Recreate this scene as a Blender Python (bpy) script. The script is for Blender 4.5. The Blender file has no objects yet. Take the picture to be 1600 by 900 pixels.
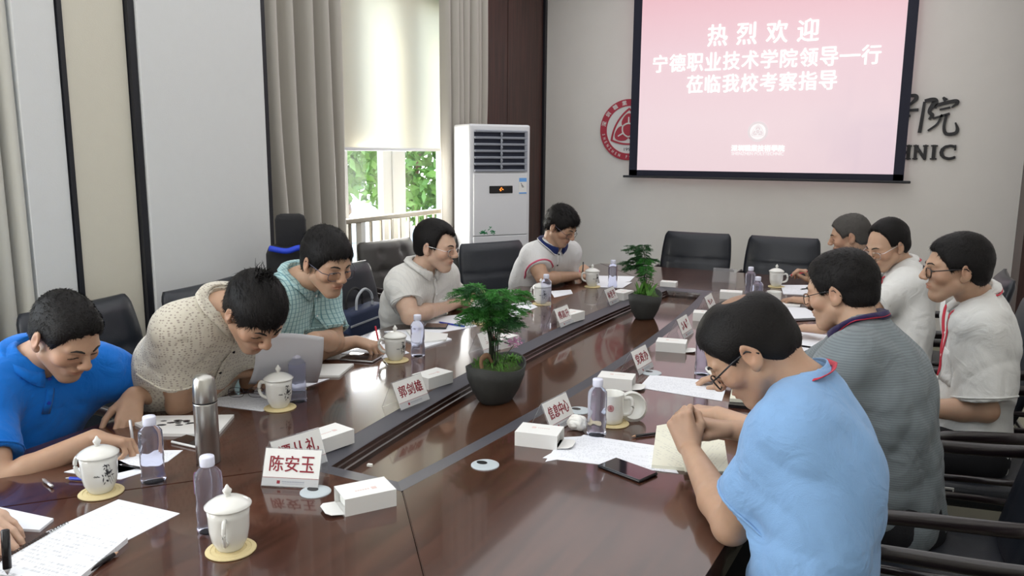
import bpy, bmesh, math, random
import numpy as np
from mathutils import Vector, Matrix
random.seed(7); RNG = np.random.default_rng(11)
PI = math.pi
SC = bpy.context.scene
COL = SC.collection

# ------------------------------------------------------------------ camera, world, lights, exposure
CR = np.array([0.89031128, 0.45529307, 0.00735205]); CU = np.array([-0.08307765, 0.14653852, 0.98571018])
CF = np.array([-0.44770965, 0.87819968, -0.16828957]); CC = np.array([0, 0, 1.58]); FPX = 1244.0
cam_data = bpy.data.cameras.new('camera'); cam = bpy.data.objects.new('camera', cam_data); COL.objects.link(cam)
cam_data.lens = FPX / 1600 * 36; cam_data.sensor_width = 36; cam_data.clip_start = 0.05; cam_data.clip_end = 200
M = Matrix.Identity(4)
for i in range(3):
    M[i][0] = CR[i]; M[i][1] = CU[i]; M[i][2] = -CF[i]; M[i][3] = CC[i]
cam.matrix_world = M
SC.camera = cam
SC.view_settings.view_transform = 'Standard'; SC.view_settings.look = 'None'; SC.view_settings.gamma = 1.0
SC.view_settings.use_curve_mapping = False; SC.view_settings.exposure = 0.08

world = bpy.data.worlds.new('world'); SC.world = world; world.use_nodes = True
wn = world.node_tree.nodes; wl = world.node_tree.links
bg = wn['Background']; sky = wn.new('ShaderNodeTexSky'); sky.sky_type = 'HOSEK_WILKIE'
sky.sun_direction = Vector((-0.62, -0.25, 0.74)).normalized(); sky.turbidity = 5.0; sky.ground_albedo = 0.4
wl.new(sky.outputs[0], bg.inputs[0]); bg.inputs[1].default_value = 24.0

def lamp(name, kind, loc, target, energy, color, size=None, sizey=None):
    d = bpy.data.lights.new(name, kind); d.energy = energy; d.color = color
    if kind == 'AREA':
        d.shape = 'RECTANGLE'; d.size = size; d.size_y = sizey or size
    if kind == 'SUN': d.angle = math.radians(20.0)
    o = bpy.data.objects.new(name, d); COL.objects.link(o); o.location = loc
    o.rotation_euler = (Vector(target) - Vector(loc)).to_track_quat('-Z', 'Y').to_euler()
    return o
lamp('sun', 'SUN', (-20, -8, 24), (-3.5, 4.5, 1), 3.5, (1.0, 0.93, 0.80))
lamp('window_light_rear', 'AREA', (-2.95, -0.9, 1.75), (0.0, 0.6, 0.9), 60, (1.0, 0.98, 0.95), 1.6, 2.0)
lamp('window_light_side', 'AREA', (-3.44, 5.0, 1.2), (0.0, 4.6, 1.0), 26, (1.0, 0.95, 0.86), 1.3, 0.8)
lamp('added_ceiling_fill', 'AREA', (-1.3, 2.6, 3.36), (-1.3, 2.6, 0), 112, (0.97, 0.98, 1.0), 3.6, 9.0)  # unseen broad fill added under the ceiling to brighten room and table sheen

# ------------------------------------------------------------------ helpers
def V(p): return np.array(p, float)
def nrm(v): v = V(v); return v / (np.linalg.norm(v) + 1e-12)
def T(px, py, z=0.75):          # point on a horizontal plane seen at a pixel of the 1600x900 photo
    d = CF * FPX + CR * (px - 800) - CU * (py - 450); t = (z - CC[2]) / d[2]; return CC + d * t
def J(px, py, dist):            # point at a distance along the view axis
    return CC + dist * (CF + CR * (px - 800) / FPX - CU * (py - 450) / FPX)
def WY(px, py, Y=7.5):
    d = CF * FPX + CR * (px - 800) - CU * (py - 450); return CC + d * Y / d[1]

def tag(o, label=None, cat=None, group=None, kind=None):
    if label: o['label'] = label
    if cat: o['category'] = cat
    if group: o['group'] = group
    if kind: o['kind'] = kind
    return o
def empty(name, loc, rz=0, label=None, cat=None, group=None):
    o = bpy.data.objects.new(name, None); COL.objects.link(o); o.location = loc; o.rotation_euler = (0, 0, rz)
    o.empty_display_size = 0.05
    return tag(o, label, cat, group)
def link(name, me, mat=None, parent=None, smooth=True):
    if mat is not None and not me.materials: me.materials.append(mat)
    o = bpy.data.objects.new(name, me); COL.objects.link(o)
    if parent is not None: o.parent = parent
    if smooth and len(me.polygons): me.polygons.foreach_set('use_smooth', [True] * len(me.polygons))
    return o
def bmobj(name, bm, mat=None, parent=None, smooth=False, mats=None):
    bmesh.ops.recalc_face_normals(bm, faces=bm.faces)
    me = bpy.data.meshes.new(name); bm.to_mesh(me); bm.free()
    if mats:
        for m in mats: me.materials.append(m)
    return link(name, me, mat, parent, smooth)
def autosmooth(o, ang=0.6):
    me = o.data; me.polygons.foreach_set('use_smooth', [True] * len(me.polygons))
    bm = bmesh.new(); bm.from_mesh(me)
    for e in bm.edges:
        if len(e.link_faces) == 2 and e.calc_face_angle(0) > ang: e.smooth = False
    bm.to_mesh(me); bm.free(); return o
def add_box(bm, c, s, bevel=0.0, rot=None, mi=0):
    n0 = len(bm.faces)
    r = bmesh.ops.create_cube(bm, size=1.0); vs = r['verts']
    for v in vs: v.co = Vector((v.co.x * s[0], v.co.y * s[1], v.co.z * s[2]))
    if bevel > 0:
        es = list({e for v in vs for e in v.link_edges})
        rb = bmesh.ops.bevel(bm, geom=es, offset=bevel, segments=2, affect='EDGES', profile=0.5)
        vs = list({v for f in rb['faces'] for v in f.verts} | {v for v in vs if v.is_valid})
        seen = set(vs); st = list(vs)
        while st:
            v = st.pop()
            for e in v.link_edges:
                w = e.other_vert(v)
                if w not in seen: seen.add(w); st.append(w)
        vs = list(seen)
    R = rot.to_3x3() if rot is not None else None
    for v in vs:
        co = R @ v.co if R is not None else v.co
        v.co = co + Vector(c)
    if mi:
        for f in {f for v in vs for f in v.link_faces}: f.material_index = mi
    return vs
def add_lathe(bm, prof, seg=28, c=(0, 0, 0), sx=1.0, sy=1.0, mod=None, cap=True, mi=0):
    rings = []
    for (r, z) in prof:
        ring = []
        for k in range(seg):
            a = 2 * PI * k / seg
            rr = r * (mod(a, z) if mod else 1)
            ring.append(bm.verts.new((c[0] + rr * sx * math.cos(a), c[1] + rr * sy * math.sin(a), c[2] + z)))
        rings.append(ring)
    fs = []
    for a, b in zip(rings, rings[1:]):
        for k in range(seg): fs.append(bm.faces.new((a[k], a[(k + 1) % seg], b[(k + 1) % seg], b[k])))
    if cap:
        for ring, rev in ((rings[0], True), (rings[-1], False)):
            fs.append(bm.faces.new(ring[::-1] if rev else ring))
    for f in fs: f.material_index = mi
    return rings
def add_tube(bm, pts, r, seg=8, closed=False, flat=1.0, up=None, mi=0):
    pts = [V(p) for p in pts]; n = len(pts); rings = []
    rad = r if hasattr(r, '__len__') else [r] * n
    ref = V(up) if up is not None else V((0, 0, 1))
    for i in range(n):
        a = pts[(i - 1) % n] if (closed or i > 0) else pts[i]
        b = pts[(i + 1) % n] if (closed or i < n - 1) else pts[i]
        t = nrm(b - a)
        s = np.cross(t, ref)
        if np.linalg.norm(s) < 0.05: s = np.cross(t, V((1, 0.1, 0)))
        s = nrm(s); u = np.cross(s, t)
        rings.append([bm.verts.new(pts[i] + rad[i] * (math.cos(2 * PI * k / seg) * s + flat * math.sin(2 * PI * k / seg) * u)) for k in range(seg)])
    m = n if closed else n - 1
    for i in range(m):
        A, B = rings[i], rings[(i + 1) % n]
        for k in range(seg):
            f = bm.faces.new((A[k], A[(k + 1) % seg], B[(k + 1) % seg], B[k])); f.material_index = mi
    if not closed:
        f = bm.faces.new(rings[0][::-1]); f.material_index = mi
        f = bm.faces.new(rings[-1]); f.material_index = mi
def spline(pts, n=8):
    pts = [V(p) for p in pts]; P = [2 * pts[0] - pts[1]] + pts + [2 * pts[-1] - pts[-2]]; out = []
    for i in range(1, len(P) - 2):
        for k in range(n):
            t = k / n; a, b, c, d = P[i - 1], P[i], P[i + 1], P[i + 2]
            out.append(0.5 * (2 * b + (c - a) * t + (2 * a - 5 * b + 4 * c - d) * t * t + (3 * b - a - 3 * c + d) * t ** 3))
    out.append(pts[-1]); return out
def add_poly(bm, pts2, z0, z1, mi=0):
    lo = [bm.verts.new((p[0], p[1], z0)) for p in pts2]; hi = [bm.verts.new((p[0], p[1], z1)) for p in pts2]
    n = len(pts2); fs = [bm.faces.new(hi), bm.faces.new(lo[::-1])]
    for i in range(n): fs.append(bm.faces.new((lo[i], lo[(i + 1) % n], hi[(i + 1) % n], hi[i])))
    for f in fs: f.material_index = mi
    return fs
def tree_copy(o, parent=None):
    c = o.copy(); COL.objects.link(c)
    if parent is not None: c.parent = parent
    for ch in list(o.children): tree_copy(ch, c)
    return c

# ------------------------------------------------------------------ materials
def mat(name, col, rough=0.6, metal=0.0, bump=0.0, bscale=200, var=0.0, vscale=20, coat=0.0, trans=0.0, ior=1.45, sheen=0.0, spec=None, emis=None, estr=0.0, sss=0.0):
    m = bpy.data.materials.new(name); m.use_nodes = True; nt = m.node_tree; b = nt.nodes['Principled BSDF']
    b.inputs['Base Color'].default_value = (*col, 1); b.inputs['Roughness'].default_value = rough; b.inputs['Metallic'].default_value = metal
    b.inputs['Coat Weight'].default_value = coat; b.inputs['Coat Roughness'].default_value = 0.05
    b.inputs['Transmission Weight'].default_value = trans; b.inputs['IOR'].default_value = ior
    b.inputs['Sheen Weight'].default_value = sheen
    if spec is not None: b.inputs['Specular IOR Level'].default_value = spec
    if emis: b.inputs['Emission Color'].default_value = (*emis, 1); b.inputs['Emission Strength'].default_value = estr
    if sss: b.inputs['Subsurface Weight'].default_value = sss; b.inputs['Subsurface Scale'].default_value = 0.01
    tc = nt.nodes.new('ShaderNodeTexCoord')
    if var > 0:
        n = nt.nodes.new('ShaderNodeTexNoise'); n.inputs['Scale'].default_value = vscale; n.inputs['Detail'].default_value = 5
        nt.links.new(tc.outputs['Object'], n.inputs['Vector'])
        r = nt.nodes.new('ShaderNodeMapRange'); r.inputs[3].default_value = 1 - var; r.inputs[4].default_value = 1 + var
        nt.links.new(n.outputs[0], r.inputs[0])
        mx = nt.nodes.new('ShaderNodeVectorMath'); mx.operation = 'SCALE'; mx.inputs[0].default_value = col
        nt.links.new(r.outputs[0], mx.inputs['Scale']); nt.links.new(mx.outputs[0], b.inputs['Base Color'])
    if bump > 0:
        n2 = nt.nodes.new('ShaderNodeTexNoise'); n2.inputs['Scale'].default_value = bscale; n2.inputs['Detail'].default_value = 3
        nt.links.new(tc.outputs['Object'], n2.inputs['Vector'])
        bp = nt.nodes.new('ShaderNodeBump'); bp.inputs['Strength'].default_value = bump; bp.inputs['Distance'].default_value = 0.002
        nt.links.new(n2.outputs[0], bp.inputs['Height']); nt.links.new(bp.outputs[0], b.inputs['Normal'])
    return m
def nodes(m): return m.node_tree.nodes, m.node_tree.links, m.node_tree.nodes['Principled BSDF']
def wood(name, c1, c2, rough=0.15, coat=0.6, scale=3.0, axis=1):
    m = mat(name, c1, rough, coat=coat); n, l, b = nodes(m)
    tc = n.new('ShaderNodeTexCoord'); mp = n.new('ShaderNodeMapping'); l.new(tc.outputs['Object'], mp.inputs[0])
    s = [14, 14, 14]; s[axis] = 0.9; mp.inputs['Scale'].default_value = s
    ns = n.new('ShaderNodeTexNoise'); ns.inputs['Scale'].default_value = scale; ns.inputs['Detail'].default_value = 7; ns.inputs['Distortion'].default_value = 0.6
    l.new(mp.outputs[0], ns.inputs['Vector']); r = n.new('ShaderNodeValToRGB')
    r.color_ramp.elements[0].position = 0.35; r.color_ramp.elements[0].color = (*c2, 1)
    r.color_ramp.elements[1].position = 0.68; r.color_ramp.elements[1].color = (*c1, 1)
    l.new(ns.outputs[0], r.inputs[0]); l.new(r.outputs[0], b.inputs['Base Color']); return m
def lined(name, base, ink, n_lines=26, amount=0.30, margin=0.1, axis=1, rough=0.7, head=True):
    """paper with rows of small print; flat print on a real sheet (Generated coordinates)"""
    m = mat(name, base, rough); n, l, b = nodes(m)
    tc = n.new('ShaderNodeTexCoord'); sp = n.new('ShaderNodeSeparateXYZ'); l.new(tc.outputs['Generated'], sp.inputs[0])
    def math_(op, a, bb=None, clamp=False):
        k = n.new('ShaderNodeMath'); k.operation = op; k.use_clamp = clamp
        for i, x in enumerate((a, bb)):
            if x is None: continue
            if isinstance(x, (int, float)): k.inputs[i].default_value = x
            else: l.new(x, k.inputs[i])
        return k.outputs[0]
    v = sp.outputs[axis]; u = sp.outputs[1 - axis]
    rows = math_('GREATER_THAN', math_('FRACT', math_('MULTIPLY', v, n_lines)), 0.5)
    cb = n.new('ShaderNodeCombineXYZ'); l.new(math_('MULTIPLY', u, 55), cb.inputs[0]); l.new(math_('FLOOR', math_('MULTIPLY', v, n_lines)), cb.inputs[1])
    ns = n.new('ShaderNodeTexNoise'); ns.inputs['Scale'].default_value = 1.3; l.new(cb.outputs[0], ns.inputs['Vector'])
    cb2 = n.new('ShaderNodeCombineXYZ'); l.new(math_('MULTIPLY', u, 2.5), cb2.inputs[0]); l.new(math_('FLOOR', math_('MULTIPLY', v, n_lines)), cb2.inputs[1])
    n2 = n.new('ShaderNodeTexNoise'); n2.inputs['Scale'].default_value = 0.9; l.new(cb2.outputs[0], n2.inputs['Vector'])
    g = math_('MULTIPLY', math_('GREATER_THAN', ns.outputs[0], 0.5), math_('GREATER_THAN', n2.outputs[0], 0.44))
    inx = math_('MULTIPLY', math_('GREATER_THAN', u, margin), math_('LESS_THAN', u, 1 - margin))
    iny = math_('MULTIPLY', math_('GREATER_THAN', v, margin), math_('LESS_THAN', v, 1 - margin))
    f = math_('MULTIPLY', math_('MULTIPLY', math_('MULTIPLY', rows, g), math_('MULTIPLY', inx, iny)), amount)
    mx = n.new('ShaderNodeMix'); mx.data_type = 'RGBA'; mx.inputs[6].default_value = (*base, 1); mx.inputs[7].default_value = (*ink, 1)
    l.new(f, mx.inputs[0]); l.new(mx.outputs[2], b.inputs['Base Color']); return m

MT = {}
MT['wall'] = mat('wall_fabric', (0.74, 0.72, 0.685), 0.9, bump=0.3, bscale=260, var=0.03, vscale=6)
MT['panel'] = mat('wall_panel', (0.66, 0.67, 0.67), 0.8, bump=0.25, bscale=220, var=0.02)
MT['panel_beige'] = mat('wall_panel_beige', (0.62, 0.59, 0.50), 0.8, bump=0.25, bscale=220, var=0.02)
MT['black_trim'] = mat('black_trim', (0.012, 0.013, 0.018), 0.4)
MT['ceiling'] = mat('ceiling_paint', (0.75, 0.75, 0.74), 0.9, var=0.02)
MT['floor'] = mat('floor_tile', (0.34, 0.33, 0.24), 0.35, var=0.06, vscale=4)
MT['wallwood'] = wood('wall_wood', (0.075, 0.028, 0.022), (0.035, 0.014, 0.012), 0.42, 0.1, 2.0, axis=2)
MT['table'] = wood('table_wood', (0.085, 0.032, 0.020), (0.045, 0.017, 0.011), 0.17, 0.55, 2.2, axis=1)
MT['table_dark'] = wood('table_wood_dark', (0.035, 0.014, 0.010), (0.018, 0.008, 0.006), 0.25, 0.4, 2.2, axis=1)
MT['rim'] = mat('rim_reflection_grey', (0.07, 0.07, 0.085), 0.42, spec=0.35)  # grey tone paints in the reflection seen on the dark wood rim
MT['panelwood'] = wood('table_inlay_wood', (0.10, 0.042, 0.022), (0.06, 0.025, 0.014), 0.13, 0.6, 2.2, axis=1)
MT['leather'] = mat('black_leather', (0.010, 0.013, 0.020), 0.38, bump=0.35, bscale=300, coat=0.08)
MT['leather_grey'] = mat('grey_leather', (0.045, 0.042, 0.040), 0.36, bump=0.35, bscale=300, coat=0.1)
MT['chair_wood'] = mat('dark_chair_frame', (0.014, 0.008, 0.010), 0.28, coat=0.5)
MT['chrome'] = mat('chrome', (0.7, 0.7, 0.72), 0.15, metal=1.0)
MT['porcelain'] = mat('white_porcelain', (0.78, 0.78, 0.74), 0.12, coat=0.5)
MT['ink'] = mat('black_ink', (0.03, 0.03, 0.035), 0.5)
MT['coaster'] = mat('straw_coaster', (0.66, 0.55, 0.30), 0.8, bump=0.5, bscale=120)
MT['card'] = mat('white_card', (0.80, 0.80, 0.78), 0.6)
MT['card_grey'] = mat('grey_card_band', (0.50, 0.51, 0.52), 0.6)
MT['red_ink'] = mat('dark_red_ink', (0.25, 0.015, 0.03), 0.6)
MT['acrylic'] = mat('clear_acrylic', (0.95, 0.96, 0.97), 0.04, trans=0.92, ior=1.1)
MT['bottle'] = mat('clear_blue_plastic', (0.80, 0.83, 1.0), 0.03, trans=0.94, ior=1.16)
MT['cap'] = mat('pale_bottle_cap', (0.76, 0.78, 0.92), 0.35)
MT['steel'] = mat('brushed_steel', (0.46, 0.45, 0.42), 0.30, metal=1.0, bump=0.2, bscale=60)
MT['paper'] = lined('printed_paper', (0.83, 0.85, 0.90), (0.25, 0.27, 0.32))
MT['paper_x'] = lined('printed_paper_side', (0.83, 0.85, 0.90), (0.25, 0.27, 0.32), axis=0)
MT['plain'] = mat('plain_paper', (0.83, 0.85, 0.90), 0.7)
MT['cream'] = lined('cream_notebook_paper', (0.80, 0.79, 0.66), (0.45, 0.45, 0.42), 24, 0.35, axis=0)
MT['handwriting'] = lined('handwritten_page', (0.84, 0.86, 0.90), (0.20, 0.21, 0.25), 18, 0.45, 0.08, axis=1)
MT['black_plastic'] = mat('black_plastic', (0.012, 0.012, 0.014), 0.25)
MT['screen_glass'] = mat('phone_glass', (0.015, 0.012, 0.014), 0.04, coat=1.0)
MT['silver'] = mat('silver_plastic', (0.5, 0.5, 0.52), 0.3, metal=0.7)
MT['blue_pen'] = mat('blue_plastic', (0.02, 0.05, 0.5), 0.3)
MT['red_pen'] = mat('red_plastic', (0.65, 0.04, 0.07), 0.35)
MT['wood_pencil'] = mat('pencil_wood', (0.6, 0.38, 0.25), 0.6)
MT['concrete'] = mat('dark_stoneware', (0.045, 0.047, 0.045), 0.75, bump=0.6, bscale=90, var=0.2, vscale=30)
MT['soil'] = mat('moss_and_soil', (0.05, 0.09, 0.02), 0.9, bump=1.0, bscale=120, var=0.4, vscale=60)
MT['fern'] = mat('fern_green', (0.06, 0.26, 0.045), 0.6, var=0.4, vscale=30)
MT['fern_dark'] = mat('fern_dark_green', (0.03, 0.12, 0.035), 0.6, var=0.4, vscale=30)
MT['leaf'] = mat('bright_leaf_green', (0.10, 0.27, 0.04), 0.5, var=0.3, vscale=40)
MT['stem'] = mat('dark_stem', (0.02, 0.03, 0.015), 0.7)
MT['pink'] = mat('pink_petals', (0.72, 0.33, 0.58), 0.6)
MT['driftwood'] = mat('driftwood', (0.25, 0.14, 0.08), 0.8, bump=0.6, bscale=60)
MT['curtain'] = mat('curtain_satin', (0.42, 0.395, 0.35), 0.36, sheen=0.4, bump=0.2, bscale=250)
MT['curtain_lt'] = mat('curtain_pale', (0.55, 0.54, 0.49), 0.55, sheen=0.3, bump=0.2, bscale=250)
MT['white_metal'] = mat('white_window_frame', (0.80, 0.80, 0.77), 0.4)
MT['rail'] = mat('rail_metal', (0.42, 0.38, 0.31), 0.35, metal=0.4)
MT['ac'] = mat('white_enamel', (0.70, 0.71, 0.74), 0.3, coat=0.3)
MT['ac_grey'] = mat('grey_louvre', (0.30, 0.32, 0.37), 0.4)
MT['ac_dark'] = mat('dark_vent', (0.012, 0.016, 0.035), 0.6)
MT['green_print'] = mat('green_print', (0.03, 0.26, 0.10), 0.5)
MT['blue_print'] = mat('blue_print', (0.15, 0.38, 0.80), 0.5)
MT['led'] = mat('orange_led', (0.1, 0.02, 0.0), 0.4, emis=(1.0, 0.25, 0.03), estr=2.5)
MT['lettering'] = mat('black_lettering', (0.015, 0.015, 0.018), 0.35)
MT['emblem_red'] = mat('emblem_red', (0.38, 0.012, 0.035), 0.4)
MT['emblem_white'] = mat('emblem_white', (0.70, 0.71, 0.69), 0.5)
MT['navy'] = mat('navy_fabric', (0.012, 0.022, 0.06), 0.7, bump=0.4, bscale=300)
MT['bag_stripe'] = mat('bag_stripe', (0.35, 0.37, 0.40), 0.6)
MT['black_fabric'] = mat('black_fabric', (0.012, 0.012, 0.014), 0.8, bump=0.4, bscale=300)
MT['blue_fabric'] = mat('bright_blue_fabric', (0.02, 0.06, 0.60), 0.6)
MT['grommet'] = mat('grey_grommet', (0.48, 0.54, 0.57), 0.35)
MT['tissue'] = mat('white_tissue', (0.82, 0.82, 0.78), 0.9)
MT['lid_gold'] = mat('gold_rim', (0.6, 0.45, 0.2), 0.3, metal=0.7)
MT['spectacle'] = mat('spectacle_metal', (0.10, 0.09, 0.12), 0.25, metal=0.8)
MT['lens'] = MT_L = mat('spectacle_lens', (1.0, 1.0, 1.0), 0.0, trans=1.0, ior=1.02)
MT['eye'] = mat('eye_white', (0.55, 0.50, 0.46), 0.2)
MT['iris'] = mat('dark_iris', (0.02, 0.012, 0.008), 0.1)
MT['brow'] = mat('dark_hair_strands', (0.012, 0.010, 0.009), 0.7)
MT['lanyard'] = mat('red_ribbon', (0.50, 0.015, 0.04), 0.5)
MT['trouser'] = mat('black_trousers', (0.010, 0.010, 0.013), 0.85, bump=0.3)
MT['shoe'] = mat('black_shoe', (0.010, 0.009, 0.009), 0.3)
MT['lamp_panel'] = mat('lamp_diffuser', (0.8, 0.8, 0.8), 0.5, emis=(0.93, 0.97, 1.0), estr=2.0)
# window blind lets daylight through
mb = bpy.data.materials.new('blind_fabric'); mb.use_nodes = True; n = mb.node_tree.nodes; l = mb.node_tree.links; n.clear()
out = n.new('ShaderNodeOutputMaterial'); ms = n.new('ShaderNodeMixShader'); df = n.new('ShaderNodeBsdfDiffuse'); tr = n.new('ShaderNodeBsdfTranslucent')
df.inputs[0].default_value = (0.82, 0.81, 0.77, 1); tr.inputs[0].default_value = (0.95, 0.91, 0.80, 1); ms.inputs[0].default_value = 0.6
l.new(df.outputs[0], ms.inputs[1]); l.new(tr.outputs[0], ms.inputs[2]); l.new(ms.outputs[0], out.inputs[0]); MT['blind'] = mb
mg = bpy.data.materials.new('window_glass'); mg.use_nodes = True; n = mg.node_tree.nodes; l = mg.node_tree.links; n.clear()
out = n.new('ShaderNodeOutputMaterial'); ms = n.new('ShaderNodeMixShader'); a1 = n.new('ShaderNodeBsdfTransparent'); a2 = n.new('ShaderNodeBsdfGlossy')
a2.inputs['Roughness'].default_value = 0.02; ms.inputs[0].default_value = 0.06
l.new(a1.outputs[0], ms.inputs[1]); l.new(a2.outputs[0], ms.inputs[2]); l.new(ms.outputs[0], out.inputs[0]); MT['glass'] = mg

def textobj(name, body, size, m, origin, xdir, ydir, parent=None, extrude=0.001, bold=0.0, width=None, height=None, center=True):
    """text as real mesh, laid in the plane (xdir, ydir); parent transform is handled by giving local coords"""
    cu = bpy.data.curves.new(name, 'FONT'); cu.body = body; cu.size = size; cu.extrude = extrude
    cu.resolution_u = 3
    to = bpy.data.objects.new(name + '_tmp', cu); COL.objects.link(to)
    dg = bpy.context.evaluated_depsgraph_get(); me = bpy.data.meshes.new_from_object(to.evaluated_get(dg))
    bpy.data.objects.remove(to); bpy.data.curves.remove(cu)
    n_ = len(me.vertices); co = np.empty(n_ * 3, np.float32); me.vertices.foreach_get('co', co); co = co.reshape(-1, 3)
    lo = co.min(0); hi = co.max(0)
    sx = (width / (hi[0] - lo[0])) if width else 1.0
    sy = (height / (hi[1] - lo[1])) if height else (sx if width else 1.0)
    cx, cy = (lo[0] + hi[0]) / 2 if center else lo[0], (lo[1] + hi[1]) / 2 if center else lo[1]
    X = nrm(xdir); Y = nrm(ydir); Z = np.cross(X, Y); O = V(origin)
    co2 = O + np.outer((co[:, 0] - cx) * sx, X) + np.outer((co[:, 1] - cy) * sy, Y) + np.outer(co[:, 2], Z)
    me.vertices.foreach_set('co', co2.astype(np.float32).ravel()); me.update(); me.materials.clear()
    if bold > 0:      # heavier strokes: the outline repeated with small shifts
        bm = bmesh.new(); bm.from_mesh(me); base_v = [v.co.copy() for v in bm.verts]; bm2 = bmesh.new()
        for sx_, sy_ in ((-1, 0), (1, 0), (0, -.6), (0, .6)):
            mp_ = {}
            sh_ = Vector(X) * sx_ * bold + Vector(Y) * sy_ * bold + Vector(Z) * (0.00004 * (sx_ * 2 + sy_))
            for v in bm.verts: mp_[v] = bm2.verts.new(v.co + sh_)
            for f in bm.faces: bm2.faces.new([mp_[v] for v in f.verts])
        bm2.to_mesh(me); bm.free(); bm2.free()
    me.name = name
    return link(name, me, m, parent, smooth=False)
# ------------------------------------------------------------------ the room
YB = 7.5; XR = 0.75; YF = -2.6; XL = -3.5; H = 3.4
def struct(o): return tag(o, kind='structure')
def slab(name, lo, hi, m, parent=None, bevel=0.0):
    bm = bmesh.new(); lo = V(lo); hi = V(hi); add_box(bm, (lo + hi) / 2, hi - lo, bevel)
    return bmobj(name, bm, m, parent)
fl = slab('floor', (XL - 0.2, YF - 0.2, -0.1), (XR + 0.2, YB + 0.2, -0.004), MT['floor']); struct(fl)
bm = bmesh.new()   # joints between tiles are the gaps of this tile layer (0.8 m porcelain tiles)
nx = 0
proto_tile = None
for i in range(6):
    for j in range(13):
        x0 = XL + i * 0.8; y0 = YF + j * 0.8; x1 = min(x0 + 0.797, XR); y1 = min(y0 + 0.797, YB)
        if x1 - x0 < 0.05 or y1 - y0 < 0.05: continue
        b2 = bmesh.new(); add_box(b2, ((x0 + x1) / 2, (y0 + y1) / 2, -0.002), (x1 - x0, y1 - y0, 0.004))
        bmobj('tile', b2, MT['floor'], fl)
bm.free()
struct(slab('ceiling', (XL - 0.2, YF - 0.2, H), (XR + 0.2, YB + 0.2, H + 0.1), MT['ceiling']))
struct(slab('wall_back', (XL - 0.2, YB, 0), (XR + 0.2, YB + 0.15, H), MT['wall']))
struct(slab('wall_right', (XR, YF, 0), (XR + 0.15, YB, H), MT['wall']))
struct(slab('wall_front', (XL - 0.2, YF - 0.15, 0), (XR + 0.2, YF, H), MT['wall']))
# left wall with two window openings: y 4.15..5.85 and y 0.55..2.0
wl_ = empty('wall_left', (0, 0, 0)); struct(wl_)
for k, (a, b, z0, z1) in enumerate([(YF, -0.6, 0, H), (1.7, 4.30, 0, H), (5.86, YB, 0, H), (4.30, 5.86, 0, 0.10), (4.30, 5.86, 2.75, H), (-0.6, 1.7, 0, 0.10), (-0.6, 1.7, 2.75, H)]):
    slab('wall_section', (XL - 0.2, a, z0), (XL, b, z1), MT['wall'], wl_)
# dark wood panelling of the far left corner
tr = empty('trim_1', (0, 0, 0)); struct(tr)
slab('wood_panel', (XL, 5.95, 0.0), (XL + 0.03, 6.68, H), MT['wallwood'], tr)
slab('wood_panel', (XL, 6.69, 0.0), (XL + 0.03, YB - 0.06, H), MT['wallwood'], tr)
slab('corner_post', (XL, YB - 0.05, 0.0), (XL + 0.05, YB, H), MT['black_trim'], tr)
tr = empty('trim_2', (0, 0, 0)); struct(tr)
slab('corner_board', (XR - 0.05, YB - 0.55, 0.0), (XR, YB - 0.001, H), MT['wallwood'], tr)
# pillar between the windows: proud front panel, narrower panels with black joints
tr = empty('trim_3', (0, 0, 0)); struct(tr)
slab('pillar_core', (XL, 2.12, 0), (-3.16, 3.24, H), MT['black_trim'], tr)
slab('front_panel', (-3.16, 2.47, 0), (-3.10, 3.215, H), MT['panel'], tr, 0.004)
slab('edge_strip', (-3.16, 3.218, 0), (-3.105, 3.246, H), MT['black_trim'], tr)
slab('edge_strip', (-3.16, 2.435, 0), (-3.112, 2.466, H), MT['black_trim'], tr)
slab('side_panel', (-3.16, 2.145, 0), (-3.135, 2.432, H), MT['panel_beige'], tr, 0.003)
slab('edge_strip', (-3.16, 2.122, 0), (-3.125, 2.142, H), MT['black_trim'], tr)
slab('side_panel', (-3.30, 1.945, 0), (-3.135, 2.118, H), MT['panel'], tr, 0.003)
bb = empty('baseboard_back', (0, 0, 0)); struct(bb)
slab('skirting', (XL + 0.05, YB - 0.015, 0), (XR - 0.05, YB, 0.10), MT['black_trim'], bb)
bb = empty('baseboard_right', (0, 0, 0)); struct(bb)
slab('skirting', (XR - 0.015, YF, 0), (XR, YB - 0.56, 0.10), MT['black_trim'], bb)

# windows
def window(name, y0, y1, z0=0.10, z1=2.75, splits=(0.5,), sw=0.055):
    w = empty(name, (XL - 0.1, (y0 + y1) / 2, z0)); struct(w); w.location = (0, 0, 0)
    X0, X1 = XL - 0.13, XL - 0.06; f = 0.06
    slab('window_frame', (X0, y0, z0), (X1, y0 + f, z1), MT['white_metal'], w)
    slab('window_frame', (X0, y1 - f, z0), (X1, y1, z1), MT['white_metal'], w)
    slab('window_frame', (X0, y0 + f, z0), (X1, y1 - f, z0 + f), MT['white_metal'], w)
    slab('window_frame', (X0, y0 + f, z1 - f), (X1, y1 - f, z1), MT['white_metal'], w)
    ys = [y0 + f] + [y0 + s * (y1 - y0) for s in splits] + [y1 - f]
    for s in ys[1:-1]: slab('mullion', (X0, s - 0.035, z0 + f), (X1, s + 0.035, z1 - f), MT['white_metal'], w)
    for i in range(len(ys) - 1):
        a = ys[i] + (0.035 if i else 0); b = ys[i + 1] - (0.035 if i < len(ys) - 2 else 0)
        sm = slab('sash', (X0 + 0.01, a, z0 + f), (X1 - 0.01, a + sw, z1 - f), MT['white_metal'], w)
        slab('sash', (X0 + 0.01, b - sw, z0 + f), (X1 - 0.01, b, z1 - f), MT['white_metal'], w)
        slab('pane', (X0 + 0.03, a + sw, z0 + f), (X0 + 0.036, b - sw, z1 - f), MT['glass'], w)
    return w
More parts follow.
